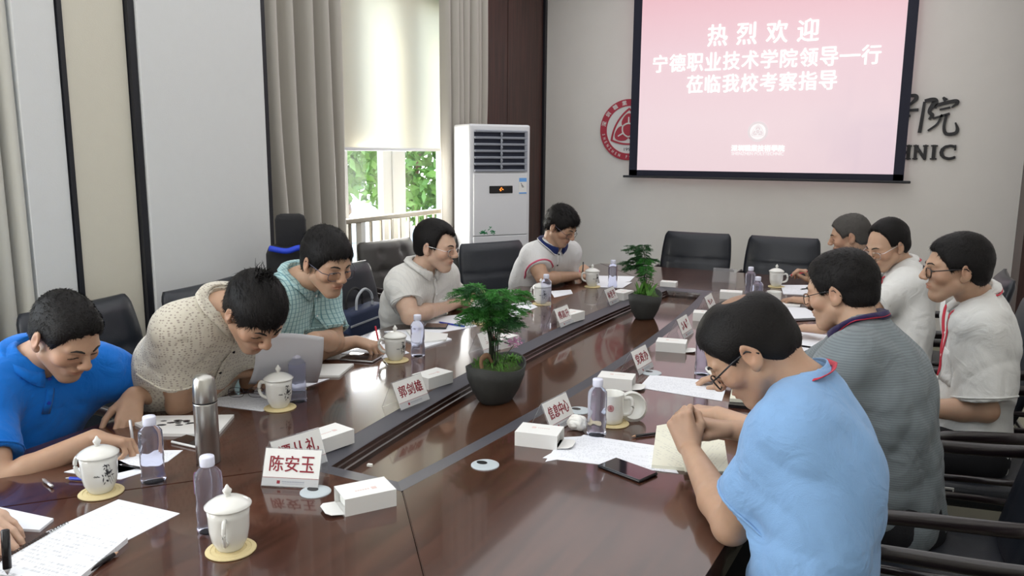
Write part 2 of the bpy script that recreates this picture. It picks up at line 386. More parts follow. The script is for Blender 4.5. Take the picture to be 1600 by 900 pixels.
window('window_1', 4.30, 5.86, splits=(0.465,), sw=0.11)
window('window_2', -0.6, 1.7, splits=(0.33, 0.66))

# roller blind, railing
t = empty('roller_blind', (-3.42, 4.89, 1.6), 0, 'cream roller blind glowing with daylight, pulled halfway down the window', 'blind')
bm = bmesh.new(); add_box(bm, (0, 0.0, 0.70), (0.003, 1.46, 1.40)); bmobj('blind_sheet', bm, MT['blind'], t)
bm = bmesh.new(); add_box(bm, (0, 0.0, -0.008), (0.016, 1.46, 0.022), 0.004); bmobj('bottom_bar', bm, MT['ac'], t)
t = empty('window_railing', (-3.36, 4.90, 0.0), 0, 'metal safety railing with thin upright bars across the window', 'railing')
bm = bmesh.new(); add_box(bm, (0, 0, 1.12), (0.05, 1.75, 0.035), 0.008); bmobj('handrail', bm, MT['rail'], t)
bm = bmesh.new(); add_box(bm, (0, 0, 0.12), (0.03, 1.75, 0.03), 0.005); bmobj('bottom_rail', bm, MT['rail'], t)
for k in range(15):
    bm = bmesh.new(); th = 0.045 if k in (2, 12) else 0.016
    add_box(bm, (0, -0.80 + k * 0.114, 0.55 if th < 0.03 else 0.56), (th, th, 1.11)); bmobj('baluster', bm, MT['rail'] if th < .03 else MT['white_metal'], t)

# curtains
def curtain(name, x, y0, y1, label, m, folds=7, amp=0.05, z1=3.36, pinch=0.0, seed=1, ctr=None, gather=None):
    rng = np.random.default_rng(seed); nu, nv = folds * 18, 26
    vs = []; fs = []; ph = rng.uniform(0, 6, 4)
    for j in range(nv + 1):
        z = 0.02 + (z1 - 0.02) * j / nv; tz = j / nv
        for i in range(nu + 1):
            u = i / nu
            yy = y0 + (y1 - y0) * u
            if gather: yy = gather[0] + (yy - gather[0]) * (1 - gather[1] * math.exp(-((z - gather[2]) / 0.55) ** 2))
            w = u + 0.02 * math.sin(7 * u + ph[0] + 1.3 * tz)
            s = math.sin(2 * PI * folds * w + ph[1]); s2 = math.sin(2 * PI * folds * 0.37 * w + ph[2] + tz)
            sharp = math.copysign(abs(s) ** 0.75, s)
            a = amp * (1 - 0.35 * tz)
            vs.append((x + a * sharp + 0.35 * a * s2, yy + 0.012 * math.cos(2 * PI * folds * w + ph[3]), z))
    for j in range(nv):
        for i in range(nu):
            a = j * (nu + 1) + i; fs.append((a, a + 1, a + nu + 2, a + nu + 1))
    me = bpy.data.meshes.new(name); me.from_pydata(vs, [], fs)
    o = link(name, me, m); tag(o, label, 'curtain'); return o
c1 = curtain('curtain', -3.27, 3.28, 4.04, 'long taupe satin curtain bunched between pillar and window', MT['curtain'], 5, 0.068, seed=3, gather=(3.9, 0.10, 0.9))
c2 = curtain('curtain', -3.24, 5.22, 5.86, 'taupe satin curtain gathered behind the white air conditioner', MT['curtain'], 7, 0.05, seed=5, gather=(5.3, 0.10, 1.2))
c3 = curtain('curtain', -3.20, 1.10, 1.93, 'pale curtain in soft folds at the left edge of the picture', MT['curtain_lt'], 10, 0.055, seed=9)

# trees outside
def leafcloud(name, mats, c, r, n, size, parent, seed):
    rng = np.random.default_rng(seed); d = rng.normal(size=(n, 3)); d /= np.linalg.norm(d, axis=1)[:, None]
    P = V(c) + d * (rng.uniform(0.3, 1, (n, 1)) ** 0.5) * V(r)
    a = rng.normal(size=(n, 3)); a /= np.linalg.norm(a, axis=1)[:, None]; b = np.cross(a, rng.normal(size=(n, 3))); b /= np.linalg.norm(b, axis=1)[:, None]
    s = size * rng.uniform(0.6, 1.4, (n, 1))
    vv = np.stack([P - a * s, P + b * s * 0.45, P + a * s, P - b * s * 0.45], 1).reshape(-1, 3)
    me = bpy.data.meshes.new(name); me.from_pydata(vv.tolist(), [], [(4 * i, 4 * i + 1, 4 * i + 2, 4 * i + 3) for i in range(n)])
    o = link(name, me, mats, parent, smooth=False); o['kind'] = 'stuff'; return o
MT['tree_leaf'] = mat('sunlit_leaves', (0.16, 0.30, 0.05), 0.5, var=0.5, vscale=3)
for k, (x, y, zz, r, lab) in enumerate([(-6.6, 7.4, 1.7, 1.0, 'leafy green tree seen through the left window pane below the blind'), (-6.9, 10.3, 1.5, 1.05, 'leafy green tree seen through the right window pane below the blind'),
                                     (-11.6, 14.4, 2.6, 1.9, 'larger hazy tree farther off behind the two by the window'), (-6.2, 3.2, 1.6, 1.1, 'leafy green tree outside the wall, left of the window')]):
    t = empty('tree', (x, y, -0.5), 0, lab, 'tree')
    bm = bmesh.new(); add_tube(bm, spline([(0, 0, 0), (0.05, 0.03, 0.7), (-0.03, 0.0, 1.4), (0.02, 0.05, zz + 0.6)], 4), [0.09] * 6 + [0.06] * 4 + [0.03] * 3, 8); bmobj('trunk', bm, MT['driftwood'], t, True)
    leafcloud('foliage', MT['tree_leaf'], (0, 0, zz + 0.5), (r, r, r * 0.95), 2600, 0.09, t, 20 + k)
struct(slab('ground', (-30, -10, -0.62), (XL - 0.21, 30, -0.5), mat('outdoor_paving', (0.5, 0.48, 0.42), 0.9, var=0.1)))

# ------------------------------------------------------------------ projection screen
scr = empty('projection_screen', (-1.33, 7.40, 1.36), 0, 'pull-down projection screen showing a pink welcome slide, black border', 'screen')
W2 = 1.185
bm = bmesh.new()
for (c, s) in [((-W2 + 0.035, 0, 0.96), (0.08, 0.004, 1.9)), ((W2 - 0.035, 0, 0.96), (0.08, 0.004, 1.9)), ((0, 0, 0.03), (2 * W2, 0.004, 0.06))]: add_box(bm, c, s)
bmobj('black_border', bm, mat('screen_border', (0.012, 0.013, 0.03), 0.7), scr)
bm = bmesh.new(); add_box(bm, (0, -0.004, -0.002), (2 * W2 + 0.12, 0.03, 0.022), 0.006); bmobj('bottom_bar', bm, MT['black_trim'], scr)
bm = bmesh.new(); add_box(bm, (0, 0.01, 1.94), (2 * W2 + 0.14, 0.09, 0.08), 0.01); bmobj('case', bm, MT['ac'], scr)
slide = bpy.data.materials.new('projected_slide'); slide.use_nodes = True; n, l, b = nodes(slide)
b.inputs['Base Color'].default_value = (0.25, 0.25, 0.25, 1); b.inputs['Roughness'].default_value = 0.9
tc = n.new('ShaderNodeTexCoord'); sp = n.new('ShaderNodeSeparateXYZ'); l.new(tc.outputs['Generated'], sp.inputs[0])
rp = n.new('ShaderNodeValToRGB'); e = rp.color_ramp.elements
e[0].position = 0.0; e[0].color = (0.80, 0.60, 0.64, 1); e[1].position = 1.0; e[1].color = (0.62, 0.20, 0.28, 1)
for p_, c_ in [(0.25, (0.82, 0.62, 0.66, 1)), (0.60, (0.80, 0.54, 0.60, 1)), (0.85, (0.78, 0.42, 0.48, 1))]:
    q = e.new(p_); q.color = c_
l.new(sp.outputs[2], rp.inputs[0])
mp = n.new('ShaderNodeMapping'); mp.inputs['Scale'].default_value = (5, 1, 2.2); l.new(tc.outputs['Generated'], mp.inputs[0])
ns = n.new('ShaderNodeTexVoronoi'); ns.feature = 'F1'; ns.distance = 'CHEBYCHEV'; ns.inputs['Scale'].default_value = 2.0; l.new(mp.outputs[0], ns.inputs['Vector'])
mr = n.new('ShaderNodeMapRange'); mr.inputs[1].default_value = 0.62; mr.inputs[2].default_value = 1.0; l.new(sp.outputs[0], mr.inputs[0])
mr2 = n.new('ShaderNodeMapRange'); mr2.inputs[1].default_value = 0.62; mr2.inputs[2].default_value = 0.15; l.new(sp.outputs[2], mr2.inputs[0])
mm = n.new('ShaderNodeMath'); mm.operation = 'MULTIPLY'; l.new(mr.outputs[0], mm.inputs[0]); l.new(mr2.outputs[0], mm.inputs[1])
m3 = n.new('ShaderNodeMath'); m3.operation = 'MULTIPLY'; l.new(mm.outputs[0], m3.inputs[0]); l.new(ns.outputs['Distance'], m3.inputs[1])
m4 = n.new('ShaderNodeMath'); m4.operation = 'MULTIPLY'; m4.inputs[1].default_value = 0.9; l.new(m3.outputs[0], m4.inputs[0])
mx = n.new('ShaderNodeMix'); mx.data_type = 'RGBA'; mx.inputs[7].default_value = (0.58, 0.44, 0.55, 1); l.new(m4.outputs[0], mx.inputs[0]); l.new(rp.outputs[0], mx.inputs[6])
l.new(mx.outputs[2], b.inputs['Emission Color']); b.inputs['Emission Strength'].default_value = 0.85
bm = bmesh.new(); add_box(bm, (0, 0.001, 0.965), (2 * W2 - 0.09, 0.003, 1.85)); bmobj('slide', bm, slide, scr)
MT['slide_text'] = mat('projected_text', (0.3, 0.3, 0.3), 0.9, emis=(0.86, 1.0, 0.93), estr=1.05)
MT['slide_text_dim'] = mat('projected_text_dim', (0.3, 0.3, 0.3), 0.9, emis=(0.88, 0.84, 0.84), estr=0.9)
MT['slide_pink'] = mat('projected_pink', (0.3, 0.3, 0.3), 0.9, emis=(0.72, 0.62, 0.64), estr=0.85)
XD, ZD = (1, 0, 0), (0, 0, 1)
SO = V((-1.33, 7.40, 1.36))
def stext(s, x0, x1, z, h, m, off):
    k = len(s); w = (x1 - x0); step = w / k
    for i, ch in enumerate(s):
        if ch == ' ': continue
        textobj('slide_character', ch, h, m, V((x0 + step * (i + 0.5), 7.3945, z)) - SO, XD, ZD, scr, 0.0008, off * 0.6, height=(h if ch != '一' else None), width=(None if ch != '一' else h))
stext('热烈欢迎', -1.86, -0.84, 2.62, 0.185, MT['slide_text'], 0.006)
stext('宁德职业技术学院领导一行', -2.33, -0.38, 2.395, 0.155, MT['slide_text'], 0.005)
stext('莅临我校考察指导', -2.00, -0.70, 2.20, 0.155, MT['slide_text'], 0.005)
textobj('slide_caption', '深圳職業技術學院', 0.05, MT['slide_text'], V((-1.33, 7.3945, 1.63)) - SO, XD, ZD, scr, 0.0008, 0.0012, width=0.46, height=0.055)
textobj('slide_caption', 'SHENZHEN POLYTECHNIC', 0.03, MT['slide_text_dim'], V((-1.33, 7.3945, 1.582)) - SO, XD, ZD, scr, 0.0008, 0.0003, width=0.45, height=0.028)

def emblem(parent, c, R, y, red, white, dark, texts=True, t=0.012):
    """round crest: ring with lettering, curved triangle outline and three-lobed mark"""
    cx, cz = c[0], c[2]
    def ring(name, r0, r1, y0, y1, m):
        bm = bmesh.new(); N = 64; A = []
        for k in range(N):
            a = 2 * PI * k / N
            A.append([bm.verts.new((cx + r * math.cos(a), yy, cz + r * math.sin(a))) for r, yy in ((r0, y0), (r1, y0), (r1, y1), (r0, y1))])
        for k in range(N):
            p, q = A[k], A[(k + 1) % N]
            for i in range(4): bm.faces.new((p[i], p[(i + 1) % 4], q[(i + 1) % 4], q[i]))
        return bmobj(name, bm, m, parent, False)
    def plate(name, pts, y0, y1, m):
        bm = bmesh.new(); lo = [bm.verts.new((cx + p[0] * R, y0, cz + p[1] * R)) for p in pts]; hi = [bm.verts.new((cx + p[0] * R, y1, cz + p[1] * R)) for p in pts]
        bm.faces.new(lo); bm.faces.new(hi[::-1]); k = len(pts)
        for i in range(k): bm.faces.new((lo[i], hi[i], hi[(i + 1) % k], lo[(i + 1) % k]))
        return bmobj(name, bm, m, parent, False)
    circ = [(0.99 * math.cos(2 * PI * k / 48), 0.99 * math.sin(2 * PI * k / 48)) for k in range(48)]
    plate('disc', circ, y, y - t * 0.6, white)
    ring('ring', R * 0.775, R, y - t * 0.5, y - t, red)
    def tri(s, r=1.6):   # curved (Reuleaux-like) triangle with the tip up
        out = []; cs = [(s * math.cos(a), s * math.sin(a)) for a in (PI / 2, PI / 2 + 2 * PI / 3, PI / 2 + 4 * PI / 3)]
        for i in range(3):
            a = V(cs[i]); b = V(cs[(i + 1) % 3]); m_ = (a + b) / 2; nn = nrm(m_)
            for k in range(12):
                q = k / 12; out.append(tuple(a + (b - a) * q + nn * 0.19 * s * 4 * q * (1 - q)))
        return out
    o_ = tri(0.72); i_ = tri(0.64)
    bm = bmesh.new(); N = len(o_)
    A = [[bm.verts.new((cx + p[0] * R, yy, cz + p[1] * R)) for p, yy in ((a, y - t * .5), (b_, y - t * .5), (b_, y - t), (a, y - t))] for a, b_ in zip(i_, o_)]
    for k in range(N):
        p, q = A[k], A[(k + 1) % N]
        for i in range(4): bm.faces.new((p[i], p[(i + 1) % 4], q[(i + 1) % 4], q[i]))
    bmobj('triangle_outline', bm, red, parent)
    for ki, a in enumerate((PI / 2, PI / 2 + 2 * PI / 3, PI / 2 + 4 * PI / 3)):
        d = V((math.cos(a), math.sin(a))); s = V((-d[1], d[0])); pts = []
        for k in range(24):
            q = 2 * PI * k / 24; u, w = math.cos(q), math.sin(q); wd = 0.25 * (1 - 0.25 * max(u, 0))
            pts.append(tuple(d * (0.25 + 0.29 * u) + s * wd * w))
        plate('lobe', pts, y - t * (0.62 + .01 * ki), y - t * (0.94 + .03 * ki), red)
        cpt = [tuple(d * (0.20 + 0.035 + 0.0 - 0.10 * (q * q)) + s * 0.24 * q) for q in np.linspace(-1, 1, 9)] + [tuple(d * (0.20 - 0.015 - 0.13 * (q * q)) + s * 0.24 * q) for q in np.linspace(1, -1, 9)]
        bm = bmesh.new(); cl = [V((cx, y - t * 1.12, cz)) + R * V((p[0], 0, p[1])) for p in [tuple(d * (0.21 - 0.11 * (q * q)) + s * 0.22 * q) for q in np.linspace(-1, 1, 11)]]; add_tube(bm, cl, R * .024, 6, flat=.4 * t / .02 if texts else .3, up=(0, 1, 0)); bmobj('white_arc', bm, white, parent)
        plate('white_arc', [tuple(d * 0.20 + s * 0.025), tuple(d * 0.42 + s * 0.018), tuple(d * 0.42 - s * 0.018), tuple(d * 0.20 - s * 0.025)], y - t * 0.9, y - t * 1.18, white)
    plate('centre', [(0.17 * math.cos(2 * PI * k / 24), 0.17 * math.sin(2 * PI * k / 24)) for k in range(24)], y - t * 0.65, y - t * 1.06, red)
    if texts:
        for i, ch in enumerate('深圳職業技術學院'):
            a = math.radians(167 - i * 22); d = V((math.cos(a), 0, math.sin(a))); X = (d[2], 0, -d[0])
            textobj('ring_character', ch, 0.05, white, V((cx, y - t, cz)) + d * R * 0.885, X, d, parent, 0.0015, 0.0008, height=R * 0.15)
        for i, ch in enumerate('SHENZHEN POLYTECHNIC'):
            if ch == ' ': continue
            a = math.radians(190 + i * 8.6); d = V((math.cos(a), 0, math.sin(a))); X = (-d[2], 0, d[0])
            textobj('ring_character', ch, 0.03, white, V((cx, y - t, cz)) + d * R * 0.885, X, -d, parent, 0.0015, 0.0004, height=R * 0.095)
        textobj('year_text', '1993', 0.05, dark, V((cx, y - t * 0.6, cz - R * 0.64)), XD, ZD, parent, 0.0015, 0.0004, height=R * 0.10)
emblem(scr, V((-1.335, 0, 1.775)) - V((-1.33, 0, 1.36)), 0.088, -0.0045, MT['slide_pink'], MT['slide_text_dim'], MT['slide_pink'], False, 0.003)
we = empty('wall_emblem', (-2.565, YB, 1.80), 0, 'round red and white college crest on the wall, half hidden by screen', 'emblem')
emblem(we, V((0, 0, 0)), 0.29, 0.0, MT['emblem_red'], MT['emblem_white'], MT['ink'], True, 0.02)
wt = empty('wall_lettering', (0.03, YB, 1.75), 0, 'black raised characters and serif letters right of the screen', 'sign')
def wl3(px, py): return WY(px, py) - V((0.03, 7.5, 1.75))
# brush-written characters: strokes with a swelling width
def brush(parent, name, strokes, c, sz, y0=-0.025):
    bm = bmesh.new()
    for st in strokes:
        pts = spline([(p[0], 0, p[1]) for p in st], 6); ws = np.interp(np.linspace(0, 1, len(pts)), np.linspace(0, 1, len(st)), [p[2] * 0.95 for p in st])
        L = []
        for i, p in enumerate(pts):
            a = pts[max(i - 1, 0)]; b_ = pts[min(i + 1, len(pts) - 1)]; t_ = nrm(b_ - a); s_ = V((-t_[2], 0, t_[0]))
            L.append((p + s_ * ws[i], p - s_ * ws[i]))
        vs = []
        for (a, b_) in L:
            vs.append([bm.verts.new((c[0] + q[0] * sz, c[1] + yy, c[2] + q[2] * sz)) for q in (a, b_) for yy in (0, y0)])
        for A, B in zip(vs, vs[1:]):
            bm.faces.new((A[1], A[3], B[3], B[1])); bm.faces.new((A[0], A[1], B[1], B[0])); bm.faces.new((A[2], B[2], B[3], A[3]))
        bm.faces.new((vs[0][0], vs[0][2], vs[0][3], vs[0][1])); bm.faces.new((vs[-1][0], vs[-1][1], vs[-1][3], vs[-1][2]))
    return bmobj(name, bm, MT['lettering'], parent)
YUAN = [[(-0.40, 0.42, .05), (-0.20, 0.45, .07), (-0.12, 0.38, .10), (-0.25, 0.12, .05), (-0.16, 0.0, .06), (-0.24, -0.12, .03)], [(-0.40, 0.40, .04), (-0.42, 0, .05), (-0.46, -0.52, .055)],
        [(0.08, 0.52, .03), (0.17, 0.42, .07)], [(-0.10, 0.20, .03), (-0.02, 0.30, .05), (0.40, 0.40, .06), (0.47, 0.34, .05), (0.33, 0.22, .02)], [(0.02, 0.16, .03), (0.30, 0.22, .035)],
        [(-0.14, -0.10, .03), (0.30, 0.04, .04)], [(0.10, 0.02, .035), (0.0, -0.25, .035), (-0.24, -0.46, .03)], [(0.22, 0.0, .04), (0.18, -0.35, .045), (0.26, -0.55, .05), (0.48, -0.54, .055), (0.54, -0.42, .05), (0.47, -0.22, .02)]]
brush(wt, 'brush_character', YUAN, wl3(1466, 180), 0.272)
XUE = [[(-0.2, 0.45, .04), (0.25, 0.5, .06), (0.32, 0.40, .07), (0.15, 0.2, .04)], [(0.0, 0.35, .05), (0.1, 0.1, .05)], [(-0.3, 0.02, .03), (0.42, 0.04, .05)], [(0.05, 0.15, .05), (0.08, -0.25, .05), (-0.05, -0.4, .03)], [(-0.3, -0.2, .03), (0.2, -0.15, .04)]]
brush(wt, 'brush_character', XUE, wl3(1413, 174), 0.25)
for ch, px in (('H', 1411.5), ('N', 1438), ('I', 1459), ('C', 1480.5)):
    c = wl3(px, 238); cc = V((c[0], 0, c[2])); hh = 0.118; w = {'H': 0.105, 'N': 0.096, 'I': 0.034, 'C': 0.12}[ch]
    o = textobj('serif_letter', ch, 0.2, MT['lettering'], cc + V((0, -0.012, 0)), XD, ZD, wt, 0.010, 0.006 if ch != 'I' else 0.003, width=w - .012, height=hh)
    bm = bmesh.new()
    def bar(x, z, ww=0.040): add_box(bm, (cc[0] + x, -0.012, cc[2] + z), (ww, 0.022, 0.012))
    if ch in 'HN':
        for x in (-w / 2 + .012, w / 2 - .012):
            for z in (-hh / 2 + .006, hh / 2 - .006):
                if ch == 'N' and x > 0 and z < 0: continue
                bar(x, z)
    elif ch == 'I':
        bar(0, hh / 2 - .006, 0.05); bar(0, -hh / 2 + .006, 0.05)
    else:
        add_box(bm, (cc[0] + w / 2 - .008, -0.012, cc[2] + hh / 2 - .022), (0.012, 0.022, 0.045))
    bmobj('serif', bm, MT['lettering'], o)

# ------------------------------------------------------------------ floor-standing air conditioner
ax, ay = J(770, 300, 6.05)[:2]; aw, ad, ah = 0.50, 0.30, 1.78
ac = empty('air_conditioner', (ax, ay, 0), math.radians(53), 'tall white floor-standing air conditioner in the corner', 'air conditioner')
# local: +x = width direction, -y = front
bm = bmesh.new(); add_box(bm, (0, 0.02, ah / 2), (aw, ad, ah), 0.015); bmobj('cabinet', bm, MT['ac'], ac)
fy = -ad / 2 + 0.02
bm = bmesh.new(); add_box(bm, (0.0, fy - 0.008, 0.50), (aw - 0.06, 0.016, 0.92), 0.005); bmobj('lower_panel', bm, MT['ac'], ac)
bm = bmesh.new(); add_box(bm, (0.0, fy - 0.008, 1.195), (aw - 0.06, 0.016, 0.46), 0.005); up = bmobj('control_panel', bm, MT['ac'], ac)
bm = bmesh.new(); add_box(bm, (0.0, fy - 0.002, 1.585), (aw - 0.08, 0.004, 0.29)); bmobj('vent_recess', bm, MT['ac_dark'], ac)
for k in range(7):
    bm = bmesh.new(); add_box(bm, (0.0, fy - 0.014, 1.445 + 0.0475 * k), (aw - 0.075, 0.020, 0.014), 0.003, Matrix.Rotation(0.35, 3, 'X')); bmobj('louvre', bm, MT['ac_grey'], ac)
bm = bmesh.new(); add_box(bm, (0.0, fy - 0.022, 1.585), (0.010, 0.010, 0.29)); add_box(bm, (aw / 2 - 0.045, fy - 0.014, 1.585), (0.02, 0.016, 0.30))
for k in range(6): add_lathe(bm, [(0.001, 0), (0.010, 0.004), (0.010, 0.016), (0.001, 0.02)], 8, (0.0, fy - 0.024, 1.46 + 0.0475 * k))
bmobj('louvre_link', bm, MT['ac_grey'], ac)
bm = bmesh.new(); add_box(bm, (0.0, fy - 0.018, 1.305), (0.19, 0.006, 0.055), 0.004); dp = bmobj('display', bm, MT['black_plastic'], ac)
bm = bmesh.new()
for x, z in ((-0.010, 0.0), (0.012, 0.0), (0.0, 0.010), (-0.004, -0.008)): add_box(bm, (x, fy - 0.022, 1.306 + z), (0.011, 0.001, 0.006), 0, Matrix.Rotation(0.6 if x > 0 else -0.6, 3, 'Y'))
bmobj('lit_digits', bm, MT['led'], dp)
bm = bmesh.new(); add_box(bm, (0.18, fy - 0.0175, 1.33), (0.062, 0.002, 0.115)); lb = bmobj('energy_label', bm, MT['card'], ac)
bm = bmesh.new(); add_box(bm, (0.18, fy - 0.019, 1.375), (0.062, 0.001, 0.028)); add_box(bm, (0.18, fy - 0.019, 1.277), (0.062, 0.001, 0.010)); bmobj('label_band', bm, MT['blue_print'], lb)
bm = bmesh.new()
for k in range(5): add_box(bm, (0.165 + 0.004 * k, fy - 0.019, 1.35 - 0.007 * k), (0.006 + .003 * k, 0.001, 0.004))
bmobj('label_print', bm, MT['ink'], lb)
bm = bmesh.new(); rr = random.Random(4)
for k in range(34):
    u = rr.random(); x = -0.175 + u * 0.125; z = 0.985 + 0.022 * rr.random() + (0.03 * rr.random() if 0.5 < u < 0.85 else 0) - 0.008 * u
    add_box(bm, (x, fy - 0.017, z), (0.018, 0.001, 0.005), 0, Matrix.Rotation(rr.uniform(-0.9, 0.9), 3, 'Y'))
bmobj('leaf_print', bm, MT['green_print'], ac)
# ------------------------------------------------------------------ conference table
XC = -1.25; YN, YE = 1.535, 4.845; ON, OE = 0.70, 5.66
def hin(y): return 0.165 + 0.088 * (1 - ((y - 3.19) / 1.655) ** 2)
def hout(y): return 0.885 + 0.085 * (1 - ((y - 3.18) / 2.48) ** 2)
ys = np.linspace(YN, YE, 15); yo = np.linspace(ON, OE, 17)
table = empty('conference_table', (XC, 3.18, 0), 0, 'long boat-shaped conference table of glossy red-brown wood with sunken centre', 'table')
TO = V((XC, 3.18, 0))
def tobj(name, bm, m): return bmobj(name, bm, m, table)
g = 0.0012
def side(sg):
    pin = [(sg * hin(y), y - 3.18) for y in ys]; pout = [(sg * hout(y), y - 3.18) for y in yo]
    pts = pin + pout[::-1]
    return pts if sg < 0 else pts[::-1]
def bev_poly(name, pts, z0, z1, m, be=0.006):
    bm = bmesh.new(); fs = add_poly(bm, pts, z0, z1)
    bmesh.ops.bevel(bm, geom=list(fs[0].edges), offset=be, segments=2, affect='EDGES'); return tobj(name, bm, m)
def shrink(p): return p
for sg in (-1, 1):
    # mitre joints: keep a fine gap at the seam ends
    pin = [(sg * (hin(y)), y - 3.18) for y in ys]; pout = [(sg * hout(y), y - 3.18) for y in yo]
    pin[0] = (pin[0][0], pin[0][1] + 2 * g); pin[-1] = (pin[-1][0], pin[-1][1] - 2 * g); pout[0] = (pout[0][0], pout[0][1] + 2 * g); pout[-1] = (pout[-1][0], pout[-1][1] - 2 * g)
    bev_poly('table_top', pin + pout[::-1] if sg < 0 else (pin + pout[::-1])[::-1], 0.70, 0.75, MT['table'], 0.002)
for (yi, yo_, s) in ((YN, ON, 1), (YE, OE, -1)):
    a, b = hin(yi), hout(yo_)
    n_ = 9; arc = [(b * (1 - 2 * k / (n_ - 1)), yo_ - 3.18 - s * 0.05 * (1 - (1 - 2 * k / (n_ - 1)) ** 2)) for k in range(n_)]
    bev_poly('table_top', [(-a, yi - 3.18), (a, yi - 3.18)] + arc, 0.70, 0.75, MT['table'], 0.002)
# moulded rim round the sunken centre
def rimloop(inset, z):
    a = []; f = lambda y: hin(y) - inset
    yy = np.linspace(YN + inset, YE - inset, 15)
    for y in yy: a.append((f(y), y - 3.18, z))
    for y in yy[::-1]: a.append((-f(y), y - 3.18, z))
    return a
bm = bmesh.new(); prof = [(0.0, 0.7495), (0.002, 0.7488), (0.060, 0.7400), (0.062, 0.7385)]
loops = [[bm.verts.new(p) for p in rimloop(i, z)] for i, z in prof]
for A, B in zip(loops, loops[1:]):
    for k in range(len(A)): bm.faces.new((A[k], A[(k + 1) % len(A)], B[(k + 1) % len(A)], B[k]))
tobj('rim_band', bm, MT['rim'])
bm = bmesh.new(); prof = [(0.062, 0.7385), (0.064, 0.728), (0.070, 0.727), (0.072, 0.716), (0.078, 0.714), (0.080, 0.698)]
loops = [[bm.verts.new(p) for p in rimloop(i, z)] for i, z in prof]
for A, B in zip(loops, loops[1:]):
    for k in range(len(A)): bm.faces.new((A[k], A[(k + 1) % len(A)], B[(k + 1) % len(A)], B[k]))
tobj('inner_moulding', bm, MT['table_dark'])
bm = bmesh.new(); pl_ = rimloop(0.05, 0); add_poly(bm, [(p[0], p[1]) for p in pl_], 0.68, 0.70); tobj('centre_panel', bm, MT['panelwood'])
# edge apron and pedestal base
def oloop(inset, z):
    a = []; yy = np.linspace(ON + inset, OE - inset, 15)
    for y in yy: a.append((hout(y) - inset, y - 3.18, z))
    for y in yy[::-1]: a.append((-(hout(y) - inset), y - 3.18, z))
    return a
bm = bmesh.new(); loops = [[bm.verts.new(p) for p in oloop(i, z)] for i, z in [(0.004, 0.70), (0.004, 0.66), (0.03, 0.64), (0.05, 0.64), (0.05, 0.70)]]
for A, B in zip(loops, loops[1:]):
    for k in range(len(A)): bm.faces.new((A[k], A[(k + 1) % len(A)], B[(k + 1) % len(A)], B[k]))
tobj('edge_moulding', bm, MT['table_dark'])
bm = bmesh.new()
for i0, i1 in ((0.42, 0.44),):
    loops = [[bm.verts.new(p) for p in oloop(i, z)] for i, z in [(0.42, 0.70), (0.42, 0.02), (0.45, 0.02), (0.45, 0.70)]]
    for A, B in zip(loops, loops[1:]):
        for k in range(len(A)): bm.faces.new((A[k], A[(k + 1) % len(A)], B[(k + 1) % len(A)], B[k]))
tobj('skirt_panel', bm, MT['table_dark'])
for sg in (-1, 1):
    for y in (1.1, 2.5, 3.9, 5.25):
        bm = bmesh.new(); add_box(bm, (sg * 0.46, y - 3.18, 0.35), (0.10, 0.10, 0.70), 0.005); tobj('leg', bm, MT['table_dark'])
for (px, py) in ((493, 769), (758, 727), (905, 642), (1018, 583)):
    p = T(px, py) - TO
    bm = bmesh.new(); add_lathe(bm, [(0.038, 0), (0.038, 0.002), (0.034, 0.004), (0.002, 0.004)], 28, (p[0], p[1], 0.750)); gm = tobj('cable_grommet', bm, MT['grommet'])
    bm = bmesh.new(); add_lathe(bm, [(0.014, 0), (0.014, 0.0006)], 20, (p[0] - 0.012, p[1] + 0.004, 0.7541), 1.1, 0.8); bmobj('cable_hole', bm, MT['black_plastic'], gm)

